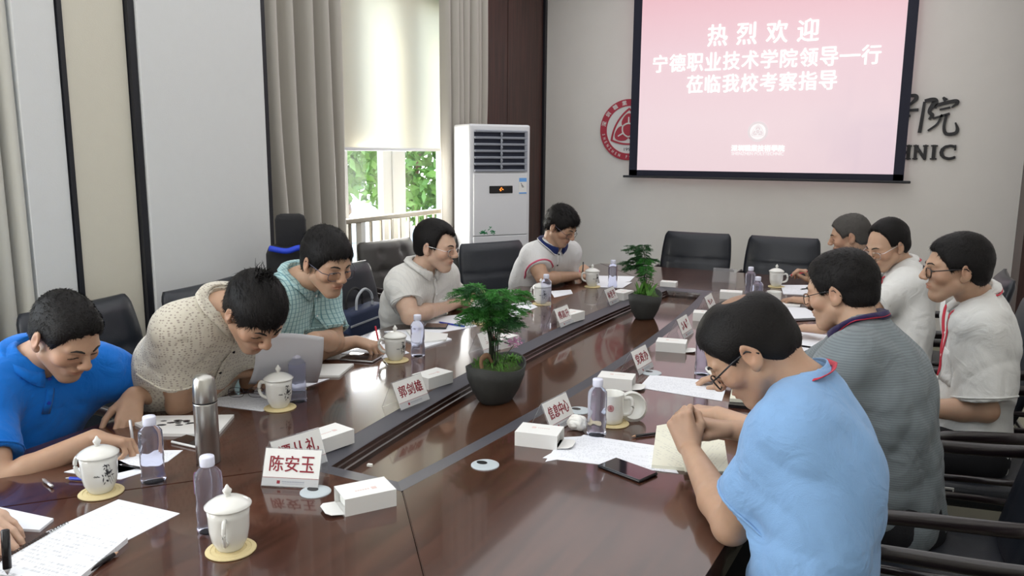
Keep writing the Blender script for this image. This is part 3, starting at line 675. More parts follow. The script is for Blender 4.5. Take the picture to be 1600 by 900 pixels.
# ------------------------------------------------------------------ chairs
def make_chair(name, label, group, m, tufted=False):
    """origin on the floor under the seat, chair faces local +y"""
    t = empty(name, (0, 0, 0), 0, label, 'chair', group)
    bm = bmesh.new(); add_box(bm, (0, 0.02, 0.44), (0.50, 0.50, 0.09), 0.03); bmobj('seat', bm, m, t, True)
    # back: padded slab leaning back, slightly waisted, stitched
    nu, nv = 25, 29; bm = bmesh.new(); Wd, Hh, z0 = 0.54, 0.515, 0.46
    def bp(u, v, side_):
        z = z0 + Hh * v; w = Wd / 2 * (0.90 + 0.10 * math.sin(PI * min(1, v * 0.9))); x = w * u
        th = 0.042 * (1 - abs(u) ** 5 * 0.75) * (1 - max(0, (v - 0.90) / 0.10) ** 2 * 0.8) * (1 - max(0, (0.06 - v) / 0.06) ** 2 * 0.7)
        if side_ > 0:
            seam = 0
            for us in (-0.38, 0.38): seam += 0.010 * math.exp(-((u - us) / 0.035) ** 2)* (1 if v < 0.62 or tufted else 0)
            seam += 0.011 * math.exp(-((v - 0.62) / 0.02) ** 2)
            if tufted:
                for vs_ in (0.30, 0.62, 0.85):
                    for us in (-0.38, 0.38): seam += 0.014 * math.exp(-((u - us) / 0.10) ** 2 - ((v - vs_) / 0.05) ** 2)
                seam += 0.006 * math.exp(-((v - 0.30) / 0.02) ** 2)
            th -= seam
        y = -0.235 - 0.13 * v + 0.02 * math.cos(u * 1.4) + side_ * max(th, 0.008)
        rc = 0.0
        if v > 0.93: x *= 1 - 0.06 * ((v - 0.93) / 0.07) ** 2
        return (x, y, z)
    F = [[bm.verts.new(bp(-1 + 2 * i / (nu - 1), j / (nv - 1), 1)) for i in range(nu)] for j in range(nv)]
    B = [[bm.verts.new(bp(-1 + 2 * i / (nu - 1), j / (nv - 1), -1)) for i in range(nu)] for j in range(nv)]
    for j in range(nv - 1):
        for i in range(nu - 1):
            bm.faces.new((F[j][i], F[j][i + 1], F[j + 1][i + 1], F[j + 1][i])); bm.faces.new((B[j][i + 1], B[j][i], B[j + 1][i], B[j + 1][i + 1]))
        bm.faces.new((F[j][0], F[j + 1][0], B[j + 1][0], B[j][0])); bm.faces.new((F[j][-1], B[j][-1], B[j + 1][-1], F[j + 1][-1]))
    for i in range(nu - 1):
        bm.faces.new((F[-1][i], F[-1][i + 1], B[-1][i + 1], B[-1][i])); bm.faces.new((F[0][i + 1], F[0][i], B[0][i], B[0][i + 1]))
    bmobj('backrest', bm, m, t, True)
    for s in (-1, 1):
        bm = bmesh.new(); pts = spline([(s * 0.285, -0.30, 0.70), (s * 0.292, -0.15, 0.685), (s * 0.295, 0.10, 0.672), (s * 0.293, 0.235, 0.655), (s * 0.29, 0.265, 0.60), (s * 0.285, 0.25, 0.30), (s * 0.28, 0.26, 0.02)], 5)
        add_tube(bm, pts, 0.021, 10, flat=0.62, up=(s, 0, 0.02)); bmobj('armrest', bm, MT['chair_wood'], t, True)
        bm = bmesh.new(); add_tube(bm, [(s * 0.285, -0.30, 0.705), (s * 0.28, -0.33, 0.40), (s * 0.28, -0.36, 0.02)], 0.018, 8); bmobj('leg', bm, MT['chair_wood'], t, True)
        bm = bmesh.new(); add_tube(bm, [(s * 0.284, -0.31, 0.53), (s * 0.289, 0.25, 0.52)], 0.012, 8); bmobj('side_rail', bm, MT['chair_wood'], t, True)
        bm = bmesh.new(); add_tube(bm, [(s * 0.28, -0.34, 0.25), (s * 0.28, 0.25, 0.25)], 0.011, 8); bmobj('stretcher', bm, MT['chair_wood'], t, True)
    for y in (-0.33, 0.24):
        bm = bmesh.new(); add_tube(bm, [(-0.28, y, 0.37), (0.28, y, 0.37)], 0.014, 8); bmobj('cross_rail', bm, MT['chair_wood'], t, True)
    return t
G1 = 'leather armchairs around the conference table'
ch0 = make_chair('office_armchair', 'x', G1, MT['leather'])
cht = make_chair('office_armchair', 'x', 'grey tufted chairs by the window', MT['leather_grey'], True)
used = {'a': False, 'b': False}
def chair(x, y, deg, label, kind='a'):
    src = ch0 if kind == 'a' else cht
    o = src if not used[kind] else tree_copy(src)
    used[kind] = True; o.location = (x, y, 0); o.rotation_euler = (0, 0, math.radians(deg)); o['label'] = label; return o
# facing +x is deg -90, facing -x is +90
chair(-2.45, 1.25, -90, 'black leather armchair of the man in the blue polo shirt')
chair(-2.60, 2.02, -84, 'black leather armchair just right of the man in the blue polo, before the panel joint')
chair(-2.55, 2.62, -80, 'black leather armchair top seen behind the man reading in the beige patterned shirt')
chair(-2.42, 3.30, -97, 'black leather armchair with the navy briefcase, behind the checked teal shirt')
chair(-2.27, 4.58, -118, 'dark armchair left of the man with the navy collar, before the air conditioner')
chair(-2.92, 4.42, -100, 'grey tufted armchair standing before the window railing', 'b')
chair(-3.0, 3.72, -95, 'grey tufted armchair half hidden behind the man in the checked shirt', 'b')
chair(-2.85, 5.12, -95, 'grey tufted armchair, only a sliver seen right of the balding man', 'b')
chair(-1.52, 5.80, 180, 'empty black leather armchair at the far end behind the far planter')
chair(-0.89, 5.80, 178, 'empty black leather armchair at the far end, right of the other empty one')
chair(0.05, 1.62, 92, 'black leather armchair of the man in the light blue shirt')
chair(0.10, 2.44, 95, 'black leather armchair of the man in the grey knit shirt')
CH = {}
CH['edge'] = chair(0.30, 3.22, 100, 'black leather armchair of the man in the white shirt at the right edge')
chair(0.16, 4.02, 96, 'black leather armchair behind the man in the white polo with red lanyard')
chair(0.08, 4.80, 90, 'black leather armchair of the grey-haired man farthest on the right side')
chair(-1.92, 0.20, 0, 'black leather armchair at the near end, of the person writing in the spiral notebook')
tb = slab('asset_tag', (-0.256, 0.165, 0.452), (-0.2505, 0.215, 0.472), MT['card'], CH['edge'])
slab('tag_print', (-0.2575, 0.17, 0.458), (-0.2562, 0.198, 0.466), MT['ink'], tb)
# ------------------------------------------------------------------ people: bodies grown from a distance field
class Grid:
    def __init__(s, lo, hi, fine, hf, hc):
        """rectilinear grid, cell hf inside the 'fine' boxes' extents on each axis, hc elsewhere"""
        s.ax = []
        for k in range(3):
            x = lo[k]; a = [x]
            while x < hi[k]:
                inside = any(b0[k] - hf <= x <= b1[k] for b0, b1 in fine)
                x += hf if inside else hc; a.append(x)
            s.ax.append(np.array(a, np.float32))
        s.n = tuple(len(a) for a in s.ax); s.F = np.full(s.n, 0.5, np.float32)
    def box(s, lo, hi):
        sl = []
        for k in range(3):
            i0 = int(np.searchsorted(s.ax[k], lo[k])); i1 = int(np.searchsorted(s.ax[k], hi[k])); sl.append(slice(max(i0 - 1, 0), min(i1 + 1, s.n[k])))
        return tuple(sl)
    def pts(s, sl):
        return np.meshgrid(s.ax[0][sl[0]], s.ax[1][sl[1]], s.ax[2][sl[2]], indexing='ij', sparse=True)
    def apply(s, fn, lo, hi, k=0.0, op='u', pad=0.03):
        sl = s.box(V(lo) - pad - k, V(hi) + pad + k)
        if any(q.stop - q.start < 2 for q in sl): return
        X, Y, Z = s.pts(sl); d = fn(X, Y, Z).astype(np.float32); A = s.F[sl]
        if op == 'u': r = smin(A, d, k)
        elif op == 's': r = -smin(-A, d, k)
        else: r = -smin(-A, -d, k)
        s.F[sl] = r
    def sample(s, p):
        q = []
        for k in range(3):
            a = s.ax[k]; i = int(np.clip(np.searchsorted(a, p[k]) - 1, 0, s.n[k] - 2)); q.append((i, float(np.clip((p[k] - a[i]) / (a[i + 1] - a[i]), 0, 1))))
        (i, u), (j, v), (k_, w) = q; c = s.F[i:i + 2, j:j + 2, k_:k_ + 2]
        c = c[0] * (1 - u) + c[1] * u; c = c[0] * (1 - v) + c[1] * v; return float(c[0] * (1 - w) + c[1] * w)
    def surf(s, o, d, r=0.35, off=0.003):
        """outermost crossing along a ray from o"""
        o = V(o); d = nrm(d); t = r
        while t > 0.0 and s.sample(o + d * t) > off: t -= 0.004
        a, b = t, t + 0.004
        for _ in range(4):
            m_ = (a + b) / 2
            if s.sample(o + d * m_) > off: b = m_
            else: a = m_
        return o + d * b
    def mesh(s, name):
        F = s.F; neg = F < 0
        c = [neg[a:F.shape[0] - 1 + a, b:F.shape[1] - 1 + b, e:F.shape[2] - 1 + e] for a in (0, 1) for b in (0, 1) for e in (0, 1)]
        cnt = np.zeros(c[0].shape, np.uint8)
        for q in c: cnt += q
        I = np.argwhere((cnt > 0) & (cnt < 8)); idx = np.full(c[0].shape, -1, np.int32); idx[I[:, 0], I[:, 1], I[:, 2]] = np.arange(len(I))
        acc = np.zeros((len(I), 3)); num = np.zeros(len(I))
        corners = [(a, b, e) for a in (0, 1) for b in (0, 1) for e in (0, 1)]
        val = {q: F[I[:, 0] + q[0], I[:, 1] + q[1], I[:, 2] + q[2]].astype(np.float64) for q in corners}
        for p in corners:
            for k in range(3):
                if p[k]: continue
                q = list(p); q[k] = 1; q = tuple(q); a, b = val[p], val[q]; m_ = (a < 0) != (b < 0)
                t = np.where(m_, a / np.where(m_, a - b, 1), 0); pos = np.tile(np.array(p, float), (len(I), 1)); pos[:, k] = t
                acc[m_] += pos[m_]; num[m_] += 1
        loc = acc / num[:, None]; P = np.empty_like(loc)
        for k in range(3):
            a0 = s.ax[k][I[:, k]]; a1 = s.ax[k][I[:, k] + 1]; P[:, k] = a0 + (a1 - a0) * loc[:, k]
        quads = []
        for k in range(3):
            u, v = [(1, 2), (2, 0), (0, 1)][k]
            sl0 = [slice(1, F.shape[i] - 1) for i in range(3)]; sl1 = list(sl0); sl0[k] = slice(0, F.shape[k] - 1); sl1[k] = slice(1, F.shape[k])
            A = neg[tuple(sl0)]; B = neg[tuple(sl1)]; E_ = np.argwhere(A != B); inside = A[E_[:, 0], E_[:, 1], E_[:, 2]]
            base = E_.copy()
            for i in range(3):
                if i != k: base[:, i] += 1
            def g_(du, dv):
                q = base.copy(); q[:, u] -= du; q[:, v] -= dv; return idx[q[:, 0], q[:, 1], q[:, 2]]
            Q = np.stack([g_(1, 1), g_(0, 1), g_(0, 0), g_(1, 0)], 1); Q[~inside] = Q[~inside][:, ::-1]
            quads.append(Q)
        Q = np.concatenate(quads); Q = Q[(Q >= 0).all(1)]
        me = bpy.data.meshes.new(name); me.vertices.add(len(P)); me.vertices.foreach_set('co', P.astype(np.float32).ravel())
        me.loops.add(len(Q) * 4); me.loops.foreach_set('vertex_index', Q.astype(np.int32).ravel())
        me.polygons.add(len(Q)); me.polygons.foreach_set('loop_start', np.arange(0, len(Q) * 4, 4, dtype=np.int32)); me.polygons.foreach_set('loop_total', np.full(len(Q), 4, np.int32))
        me.update(); me.validate(); return me, P
def smin(a, b, k):
    if k <= 0: return np.minimum(a, b)
    h = np.clip(0.5 + 0.5 * (b - a) / k, 0, 1); return b * (1 - h) + a * h - k * h * (1 - h)
def rc(a, b, ra, rb):
    a = V(a); b = V(b); ab = b - a; L = float(ab @ ab) + 1e-12
    def f(X, Y, Z):
        h = np.clip(((X - a[0]) * ab[0] + (Y - a[1]) * ab[1] + (Z - a[2]) * ab[2]) / L, 0, 1)
        return np.sqrt((X - a[0] - h * ab[0]) ** 2 + (Y - a[1] - h * ab[1]) ** 2 + (Z - a[2] - h * ab[2]) ** 2) - (ra + (rb - ra) * h)
    r = max(ra, rb); return f, np.minimum(a, b) - r, np.maximum(a, b) + r
def ell(c, r, B=None):
    """ellipsoid; B = rows are axes"""
    c = V(c); r = V(r); B = np.eye(3) if B is None else np.array(B)
    def f(X, Y, Z):
        x, y, z = X - c[0], Y - c[1], Z - c[2]; k0 = 0; k1 = 0
        for i in range(3):
            q = B[i][0] * x + B[i][1] * y + B[i][2] * z; k0 = k0 + (q / r[i]) ** 2; k1 = k1 + (q / r[i] ** 2) ** 2
        k0 = np.sqrt(k0); return k0 * (k0 - 1) / np.sqrt(k1 + 1e-9)
    R_ = np.sqrt(((B * r[:, None]) ** 2).sum(0)); return f, c - R_, c + R_
def rcs(a, b, ra, rb, n_, s):
    """round cone squashed by factor s along axis n_"""
    a = V(a); b = V(b); n_ = nrm(n_); k = 1 / s - 1
    def st(p): return p + n_ * k * (p @ n_)
    A, B_ = st(a), st(b); f0, _, _ = rc(A, B_, ra, rb)
    def f(X, Y, Z):
        q = (X * n_[0] + Y * n_[1] + Z * n_[2]) * k; return f0(X + n_[0] * q, Y + n_[1] * q, Z + n_[2] * q) * (0.5 + 0.5 * s)
    r = max(ra, rb); return f, np.minimum(a, b) - r, np.maximum(a, b) + r
def plane(p, n_):
    p = V(p); n_ = nrm(n_)
    return lambda X, Y, Z: (X - p[0]) * n_[0] + (Y - p[1]) * n_[1] + (Z - p[2]) * n_[2]
def U(g, prim, k=0.0, op='u'): g.apply(prim[0], prim[1], prim[2], k, op)

# skin material reads the painted skin colour (lips, brows, shaved chin, scalp under thin hair)
def skin_mat(name, tone):
    m = mat(name, tone, 0.48, bump=0.15, bscale=500, sss=0.12); n, l, b = nodes(m)
    at_ = n.new('ShaderNodeAttribute'); at_.attribute_name = 'Col'
    mx = n.new('ShaderNodeVectorMath'); mx.operation = 'MULTIPLY'; mx.inputs[0].default_value = tone; l.new(at_.outputs[0], mx.inputs[1])
    ns = n.new('ShaderNodeTexNoise'); ns.inputs['Scale'].default_value = 35; tc = n.new('ShaderNodeTexCoord'); l.new(tc.outputs['Object'], ns.inputs[0])
    r = n.new('ShaderNodeMapRange'); r.inputs[3].default_value = 0.9; r.inputs[4].default_value = 1.1; l.new(ns.outputs[0], r.inputs[0])
    m2 = n.new('ShaderNodeVectorMath'); m2.operation = 'SCALE'; l.new(mx.outputs[0], m2.inputs[0]); l.new(r.outputs[0], m2.inputs['Scale']); l.new(m2.outputs[0], b.inputs['Base Color']); return m
def cloth(name, col, rough=0.85, kind=None, col2=None, scale=1.0, axis=1):
    m = mat(name, col, rough, bump=0.35, bscale=420, sheen=0.15); n, l, b = nodes(m)
    b.inputs['Specular IOR Level'].default_value = 0.2
    tc = n.new('ShaderNodeTexCoord'); sp = n.new('ShaderNodeSeparateXYZ'); l.new(tc.outputs['Object'], sp.inputs[0])
    def mth(op, a, c=None):
        k = n.new('ShaderNodeMath'); k.operation = op
        for i, x in enumerate((a, c)):
            if x is None: continue
            if isinstance(x, (int, float)): k.inputs[i].default_value = x
            else: l.new(x, k.inputs[i])
        return k.outputs[0]
    f = None
    if kind == 'check':
        a = mth('LESS_THAN', mth('FRACT', mth('MULTIPLY', sp.outputs[axis], 58)), 0.22); c = mth('LESS_THAN', mth('FRACT', mth('MULTIPLY', sp.outputs[2], 58)), 0.18)
        f = mth('MAXIMUM', mth('MULTIPLY', a, 0.9), mth('MULTIPLY', c, 0.6))
    elif kind == 'stripe':
        f = mth('MULTIPLY', mth('LESS_THAN', mth('FRACT', mth('MULTIPLY', sp.outputs[axis], 55)), 0.3), 0.35)
    elif kind == 'dots':
        mp = n.new('ShaderNodeMapping'); mp.inputs['Scale'].default_value = (1.0, 1.0, 1.6); l.new(tc.outputs['Object'], mp.inputs[0])
        vo = n.new('ShaderNodeTexVoronoi'); vo.inputs['Scale'].default_value = 85; vo.inputs['Randomness'].default_value = 0.35; l.new(mp.outputs[0], vo.inputs['Vector']); f = mth('MULTIPLY', mth('LESS_THAN', vo.outputs['Distance'], 0.33), 0.8)
    elif kind == 'waffle':
        f = mth('MULTIPLY', mth('LESS_THAN', mth('FRACT', mth('MULTIPLY', sp.outputs[2], 150)), 0.45), 0.5)
    if f is not None:
        mx = n.new('ShaderNodeMix'); mx.data_type = 'RGBA'; mx.inputs[6].default_value = (*col, 1); mx.inputs[7].default_value = (*col2, 1); l.new(f, mx.inputs[0]); l.new(mx.outputs[2], b.inputs['Base Color'])
    # soft creases
    ns = n.new('ShaderNodeTexNoise'); ns.inputs['Scale'].default_value = 9; ns.inputs['Detail'].default_value = 3; ns.inputs['Distortion'].default_value = 1.2; l.new(tc.outputs['Object'], ns.inputs['Vector'])
    b2 = n.new('ShaderNodeBump'); b2.inputs['Strength'].default_value = 0.55; b2.inputs['Distance'].default_value = 0.02; l.new(ns.outputs[0], b2.inputs['Height'])
    old = b.inputs['Normal'].links[0].from_node; l.new(b2.outputs[0], old.inputs['Normal']); return m

def basis(yaw, pitch, roll=0.0):
    """head axes: right, forward, up; yaw in degrees (0 = +x), pitch down positive, roll to own right positive"""
    y, p, r = map(math.radians, (yaw, pitch, roll))
    f = V((math.cos(y) * math.cos(p), math.sin(y) * math.cos(p), -math.sin(p))); r0 = V((math.sin(y), -math.cos(y), 0)); u = np.cross(r0, f)
    R_ = r0 * math.cos(r) - u * math.sin(r); U_ = np.cross(R_, f); return np.array([R_, f, U_])
def ik(S, W, l1, l2, hint):
    S, W = V(S), V(W); d = W - S; L = np.linalg.norm(d)
    if L > (l1 + l2) * 0.995: W = S + d * (l1 + l2) * 0.995 / L; d = W - S; L = np.linalg.norm(d)
    a = (l1 * l1 - l2 * l2 + L * L) / (2 * L); h = math.sqrt(max(l1 * l1 - a * a, 0)); n_ = d / L
    hh = V(hint); hh = hh - n_ * (hh @ n_); return S + n_ * a + nrm(hh) * h, W

HZ = {  # lower limit of the hair along the head's front-back axis (local y -> local z)
 'short': ([-.12, -.05, -.028, -.012, .012, .034, .050, .066, .085, .12], [-.062, -.062, -.035, .010, .006, -.004, .030, .062, .080, .085]),
 'full':  ([-.12, -.05, -.028, -.012, .012, .034, .050, .070, .085, .12], [-.070, -.070, -.040, .004, .002, -.010, .020, .050, .060, .062]),
 'bowl':  ([-.12, -.05, -.028, -.012, .012, .036, .052, .070, .085, .12], [-.060, -.060, -.030, .010, .006, .000, .022, .038, .046, .048]),
 'receding': ([-.12, -.05, -.028, -.012, .012, .030, .038, .055, .07, .12], [-.066, -.066, -.038, .008, .004, .006, .050, .096, .10, .11]),
 'bald_front': ([-.12, -.05, -.028, -.012, .012, .028, .036, .055, .07, .12], [-.066, -.066, -.038, .010, .006, .012, .070, .118, .13, .14]),
}
def fold_noise(seed, amp, n=7):
    r = np.random.default_rng(seed); k = r.normal(size=(n, 3)); k /= np.linalg.norm(k, axis=1)[:, None]; k *= r.uniform(28, 75, (n, 1)); ph = r.uniform(0, 6.28, n); w = r.normal(size=(n, 3)) * 14
    def f(X, Y, Z):
        out = 0
        for i in range(n):
            a = k[i][0] * X + k[i][1] * Y + k[i][2] * Z + ph[i] + 1.3 * np.sin(w[i][0] * X + w[i][1] * Y + w[i][2] * Z)
            out = out + (1 - 2 * np.abs(np.sin(0.5 * a)) ** 0.7)
        return out * (amp / math.sqrt(n))
    return f

def person(P):
    """P: dict of joints (world metres) and looks; returns the person Empty"""
    base = V((P['pelvis'][0], P['pelvis'][1], 0.0)); W0 = lambda p: V(p) - base
    t = empty('person', base, 0, P['label'], 'person')
    pel, neck, head = W0(P['pelvis']), W0(P['neck']), W0(P['head']); HB = basis(P['yaw'], P['pitch'], P.get('roll', 0)); hs = P.get('hs', 1.0)
    by = math.radians(P.get('byaw', P['yaw'])); fw = V((math.cos(by), math.sin(by), 0)); rt = V((math.sin(by), -math.cos(by), 0))
    ap = nrm(neck - pel); chest_c = pel + (neck - pel) * 0.66 - fw * P.get('hunch', 0.02)
    bw = P.get('bw', 1.0); shw = 0.180 * bw
    sc_ = neck - nrm(neck - chest_c) * 0.055 - V((0, 0, 0.010))
    dn = nrm(np.cross(rt, ap)); 
    S = {1: sc_ + rt * shw + V(P.get('shR', (0, 0, 0))), -1: sc_ - rt * shw + V(P.get('shL', (0, 0, 0)))}
    hands = {1: P['R'], -1: P['L']}; el, wr = {}, {}
    for s in (1, -1): S[s] = S[s] + nrm(W0(hands[s]['w']) - S[s]) * np.array([.045, .045, .015])
    for s in (1, -1):
        h = hands[s]; hint = h.get('hint', (0, 0, -1)); el[s], wr[s] = ik(S[s], W0(h['w']), P.get('ua', 0.29), P.get('fa', 0.245), hint)
        if 'e' in h: el[s] = W0(h['e'])
    allp = [pel, neck, head, *S.values(), *el.values(), *wr.values()]
    lo = np.min(allp, 0) - 0.24; hi = np.max(allp, 0) + 0.24; lo[2] = pel[2] - 0.16; hi[2] = max(hi[2], head[2] + 0.17) if 0 else head[2] + 0.17
    hf, hc = P.get('hf', 0.0042), P.get('hc', 0.0085)
    hb = (head - 0.15, head + 0.15); fine = [hb]
    for s in (1, -1): fine.append((wr[s] - 0.17, wr[s] + 0.17))
    # ---------------- body
    g = Grid(lo, hi, [hb] + [(wr[s] - 0.14, wr[s] + 0.14) for s in (1, -1)], hf, hc)
    def torso(g, e, k=0.03):
        bel = P.get('belly', 0.0)
        U(g, rcs(pel, pel + (chest_c - pel) * 0.5 + fw * bel * 0.5, 0.160 * bw + e, (0.150 + bel) * bw + e, dn, 0.76), k)
        U(g, rcs(pel + (chest_c - pel) * 0.5 + fw * bel * 0.5, chest_c, (0.150 + bel) * bw + e, 0.158 * bw + e, dn, 0.72), k)
        U(g, rcs(chest_c, sc_ - ap * 0.03, 0.158 * bw + e, 0.125 * bw + e, dn, 0.68), k)
        for s in (1, -1):
            U(g, rc(sc_ - ap * 0.02 + rt * s * 0.06, S[s] - ap * .006, 0.066 + e, 0.052 + e), 0.055)
            U(g, rc(S[s] * .82 + sc_ * .18 - ap * .02, chest_c - ap * 0.09 + rt * s * 0.100 * bw, 0.057 + e, 0.066 + e), 0.065)
            U(g, rc(neck + rt * s * 0.02 + ap * 0.0, sc_ + rt * s * 0.12 * bw + V((0, 0, .008)), 0.038 + e * 0.6, 0.032 + e), 0.04)
    torso(g, -0.006)
    for s in (1, -1):
        U(g, rc(S[s], el[s], 0.050 * bw, 0.040), 0.03); U(g, rc(S[s] + (el[s] - S[s]) * 0.3, S[s] + (el[s] - S[s]) * 0.7, 0.050 * bw, 0.045), 0.02)
        fm = el[s] + (wr[s] - el[s]) * 0.3; U(g, rc(el[s], fm, 0.038, 0.041 * P.get('fore', 1)), 0.015); U(g, rc(fm, wr[s], 0.041 * P.get('fore', 1), 0.0255), 0.012)
        U(g, rc(pel + rt * s * 0.09, pel + rt * s * 0.11 + fw * 0.20 - V((0, 0, .02)), 0.09, 0.078), 0.04)
    def L(x, y, z): return head + hs * (HB[0] * x + HB[1] * y + HB[2] * z)
    B3 = HB
    fwid = P.get('fw', 1.0)
    # neck
    U(g, rc(L(0, -0.028, -0.045), neck - ap * 0.02 , 0.054, 0.062), 0.02)
    # skull and face
    U(g, ell(L(0, -0.018, 0.034), hs * V((.072, .091, .085)), B3), 0.02); U(g, ell(L(0, -0.050, -0.022), hs * V((.056, .050, .050)), B3), 0.02)
    U(g, ell(L(0, 0.026, 0.008), hs * V((.063 * fwid, .066, .085)), B3), 0.012)
    U(g, rc(L(0, 0.026, -0.045), L(0, 0.052, -0.082), .047 * fwid * hs, .030 * hs), 0.018)
    for s in (1, -1):
        U(g, rc(L(s * .043 * fwid, .002, -.048), L(s * .014, .060, -.094), .024 * hs, .019 * hs), 0.016)
        U(g, ell(L(s * .041 * fwid, .055, -.020), hs * V((.024, .026, .024)), B3), 0.014)
        U(g, rc(L(s * .012, .084, .024), L(s * .042, .070, .024), .010 * hs, .009 * hs), 0.010)
        f_, a_, b_ = ell(L(s * .031, .097, .002), hs * V((.018, .017, .013)), B3); g.apply(f_, a_, b_, 0.010, 's')
        U(g, ell(L(s * .031, .0715, .002), hs * V((.0155, .0145, .0125)), B3), 0.004)
    U(g, rc(L(0, .087, .018), L(0, .1075, -.021), .0080 * hs, .0122 * hs), 0.009)
    for s in (1, -1): U(g, ell(L(s * .0135, .100, -.026), hs * V((.0085, .011, .008)), B3), 0.006)
    for s in (1, -1): f_, a_, b_ = ell(L(s * .0075, .101, -.034), hs * V((.004, .006, .004)), B3); g.apply(f_, a_, b_, 0.003, 's')
    U(g, ell(L(0, .068, -.058), hs * V((.032, .022, .025)), B3), 0.014)
    U(g, ell(L(0, .0870, -.0515), hs * V((.022, .009, .0058)), B3), 0.004); U(g, ell(L(0, .0858, -.0620), hs * V((.018, .009, .0066)), B3), 0.004)
    f_, a_, b_ = ell(L(0, .0945, -.0565), hs * V((.024, .007, .0018)), B3); g.apply(f_, a_, b_, 0.002, 's')
    f_, a_, b_ = ell(L(0, .0895, -.073), hs * V((.016, .008, .005)), B3); g.apply(f_, a_, b_, 0.006, 's')
    U(g, ell(L(0, .068, -.090), hs * V((.021, .019, .017)), B3), 0.012)
    for s in (1, -1):   # ears: shell with a hollow
        eb = basis(P['yaw'], P['pitch'], P.get('roll', 0)); tilt = math.radians(18)
        e_r = nrm(eb[0] * math.cos(tilt) - eb[1] * s * 0 + eb[1] * (-s) * math.sin(tilt)); e_f = nrm(np.cross(eb[2], e_r)); EB = np.array([e_r, e_f, eb[2]])
        U(g, ell(L(s * .078 * fwid, -.014, -.002), hs * V((.0085, .019, .032)), EB), 0.006)
        U(g, ell(L(s * .074 * fwid, -.004, -.026), hs * V((.008, .010, .012)), EB), 0.006)
        f_, a_, b_ = ell(L(s * .088 * fwid, -.010, .003), hs * V((.008, .011, .019)), EB); g.apply(f_, a_, b_, 0.003, 's')
    # hands
    pens = {}
    for s in (1, -1):
        h = hands[s]; d = nrm(h.get('d', nrm(wr[s] - el[s]))); nn = V(h.get('n', (0, 0, 1))); nn = nrm(nn - d * (nn @ d)); sd = np.cross(nn, d) * s
        w = wr[s]; cu = h.get('curl', [.35, .4, .45, .5]); spl = h.get('splay', 0.06); kb = []
        base_ = [(.086, .027), (.090, .009), (.085, -.010), (.076, -.027)]; ln = [(.042, .025, .020), (.046, .029, .021), (.042, .027, .020), (.033, .021, .018)]; ra = [.0092, .0094, .0088, .0076]
        for i in range(4):
            kp = w + d * base_[i][0] + sd * base_[i][1]; kb.append(kp)
            U(g, rc(w + d * 0.012 + sd * base_[i][1] * 0.55, kp - nn * .003, .0175, .0122), 0.010)
        for i in range(4):
            c = cu[i] if hasattr(cu, '__len__') else cu; ang = 0; p0 = kb[i]; dd = nrm(d + sd * spl * (1.5 - i))
            for j in range(3):
                ang += (c if not hasattr(c, '__len__') else c[j]) * (1.0, 1.15, 0.7)[j] if not hasattr(c, '__len__') else c[j]
                q = p0 + ln[i][j] * (dd * math.cos(ang) - nn * math.sin(ang)); r0 = ra[i] * (1 - 0.07 * j)
                U(g, rc(p0, q, r0, r0 * 0.93), 0.0035 if j else 0.006); p0 = q
            if i == 0: tip1 = p0
        td = V(h.get('th', (0.75, 0.6, -0.15))); tv = nrm(d * td[0] + sd * td[1] + nn * td[2]); t2 = V(h.get('th2', (0.95, 0.0, -0.3))); tv2 = nrm(d * t2[0] + sd * t2[1] + nn * t2[2])
        b0 = w + d * .018 + sd * .018 - nn * .006; b1 = b0 + tv * .048; b2 = b1 + nrm(tv + tv2) * .034; b3 = b2 + tv2 * .026
        U(g, rc(b0, b1, .0165, .0125), 0.010); U(g, rc(b1, b2, .0115, .0102), 0.004); U(g, rc(b2, b3, .0102, .0088), 0.003)
        pens[s] = ((tip1 + b3) / 2, d, nn, sd, kb[0])
    me, PV = g.mesh('body')
    # painted skin
    q = (PV - head) @ HB.T / hs; x, y, z = q.T; c = np.ones((len(PV), 4), np.float32); ax_ = np.abs(x)
    def G(cx, cy, cz, rx, ry, rz): return np.exp(-(((ax_ - cx) / rx) ** 2 + ((y - cy) / ry) ** 2 + ((z - cz) / rz) ** 2))
    inh = (np.abs(x) < .1) & (np.abs(y) < .13) & (z > -.125) & (z < .14)
    def mixc(wt_, col): c[:, :3] = c[:, :3] * (1 - wt_[:, None]) + np.array(col)[None] * wt_[:, None]
    beard = np.clip(np.exp(-(((z + .075) / .03) ** 2)) * (y > .0) * inh, 0, 1) * 0.22 * P.get('beard', 1); mixc(beard, (.55, .58, .66))
    mixc(np.clip(G(.0, .095, -.0565, .021, .02, .0085) * 1.3, 0, .75) * inh, (.86, .52, .50))
    mixc(np.clip(G(.045, .06, -.02, .02, .03, .02), 0, .3) * inh, (1.05, .82, .78)); mixc(np.clip(G(.0, .108, -.02, .012, .02, .012), 0, .25) * inh, (1.05, .85, .8))
    mixc(np.clip(G(.031, .085, .002, .019, .02, .011), 0, .35) * inh, (.75, .62, .58))
    if P.get('bald'): mixc(np.clip(1.6 * np.exp(-((x ** 2 + (y - P['bald'][1]) ** 2) / .055 ** 2)) * (z > .05), 0, .80) * inh, (.44, .38, .34))
    mixc(np.clip(G(.082, -.01, .002, .01, .013, .018), 0, .35) * inh, (.75, .5, .45))
    if me.attributes.get('Col') is None: me.attributes.new('Col', 'FLOAT_COLOR', 'POINT')
    if len(me.vertices) == len(c): me.attributes['Col'].data.foreach_set('color', c.ravel())
    else: me.attributes['Col'].data.foreach_set('color', np.ones(len(me.vertices) * 4, np.float32))
    body = link('body', me, P['skin'], t)
    # ---------------- hair
    st = P.get('hair', 'short'); th_ = P.get('thick', 0.012); zy, zz = HZ[st]
    gh = Grid(head - 0.17, head + 0.17, [(head - 0.17, head + 0.17)], 0.0044, 0.0044)
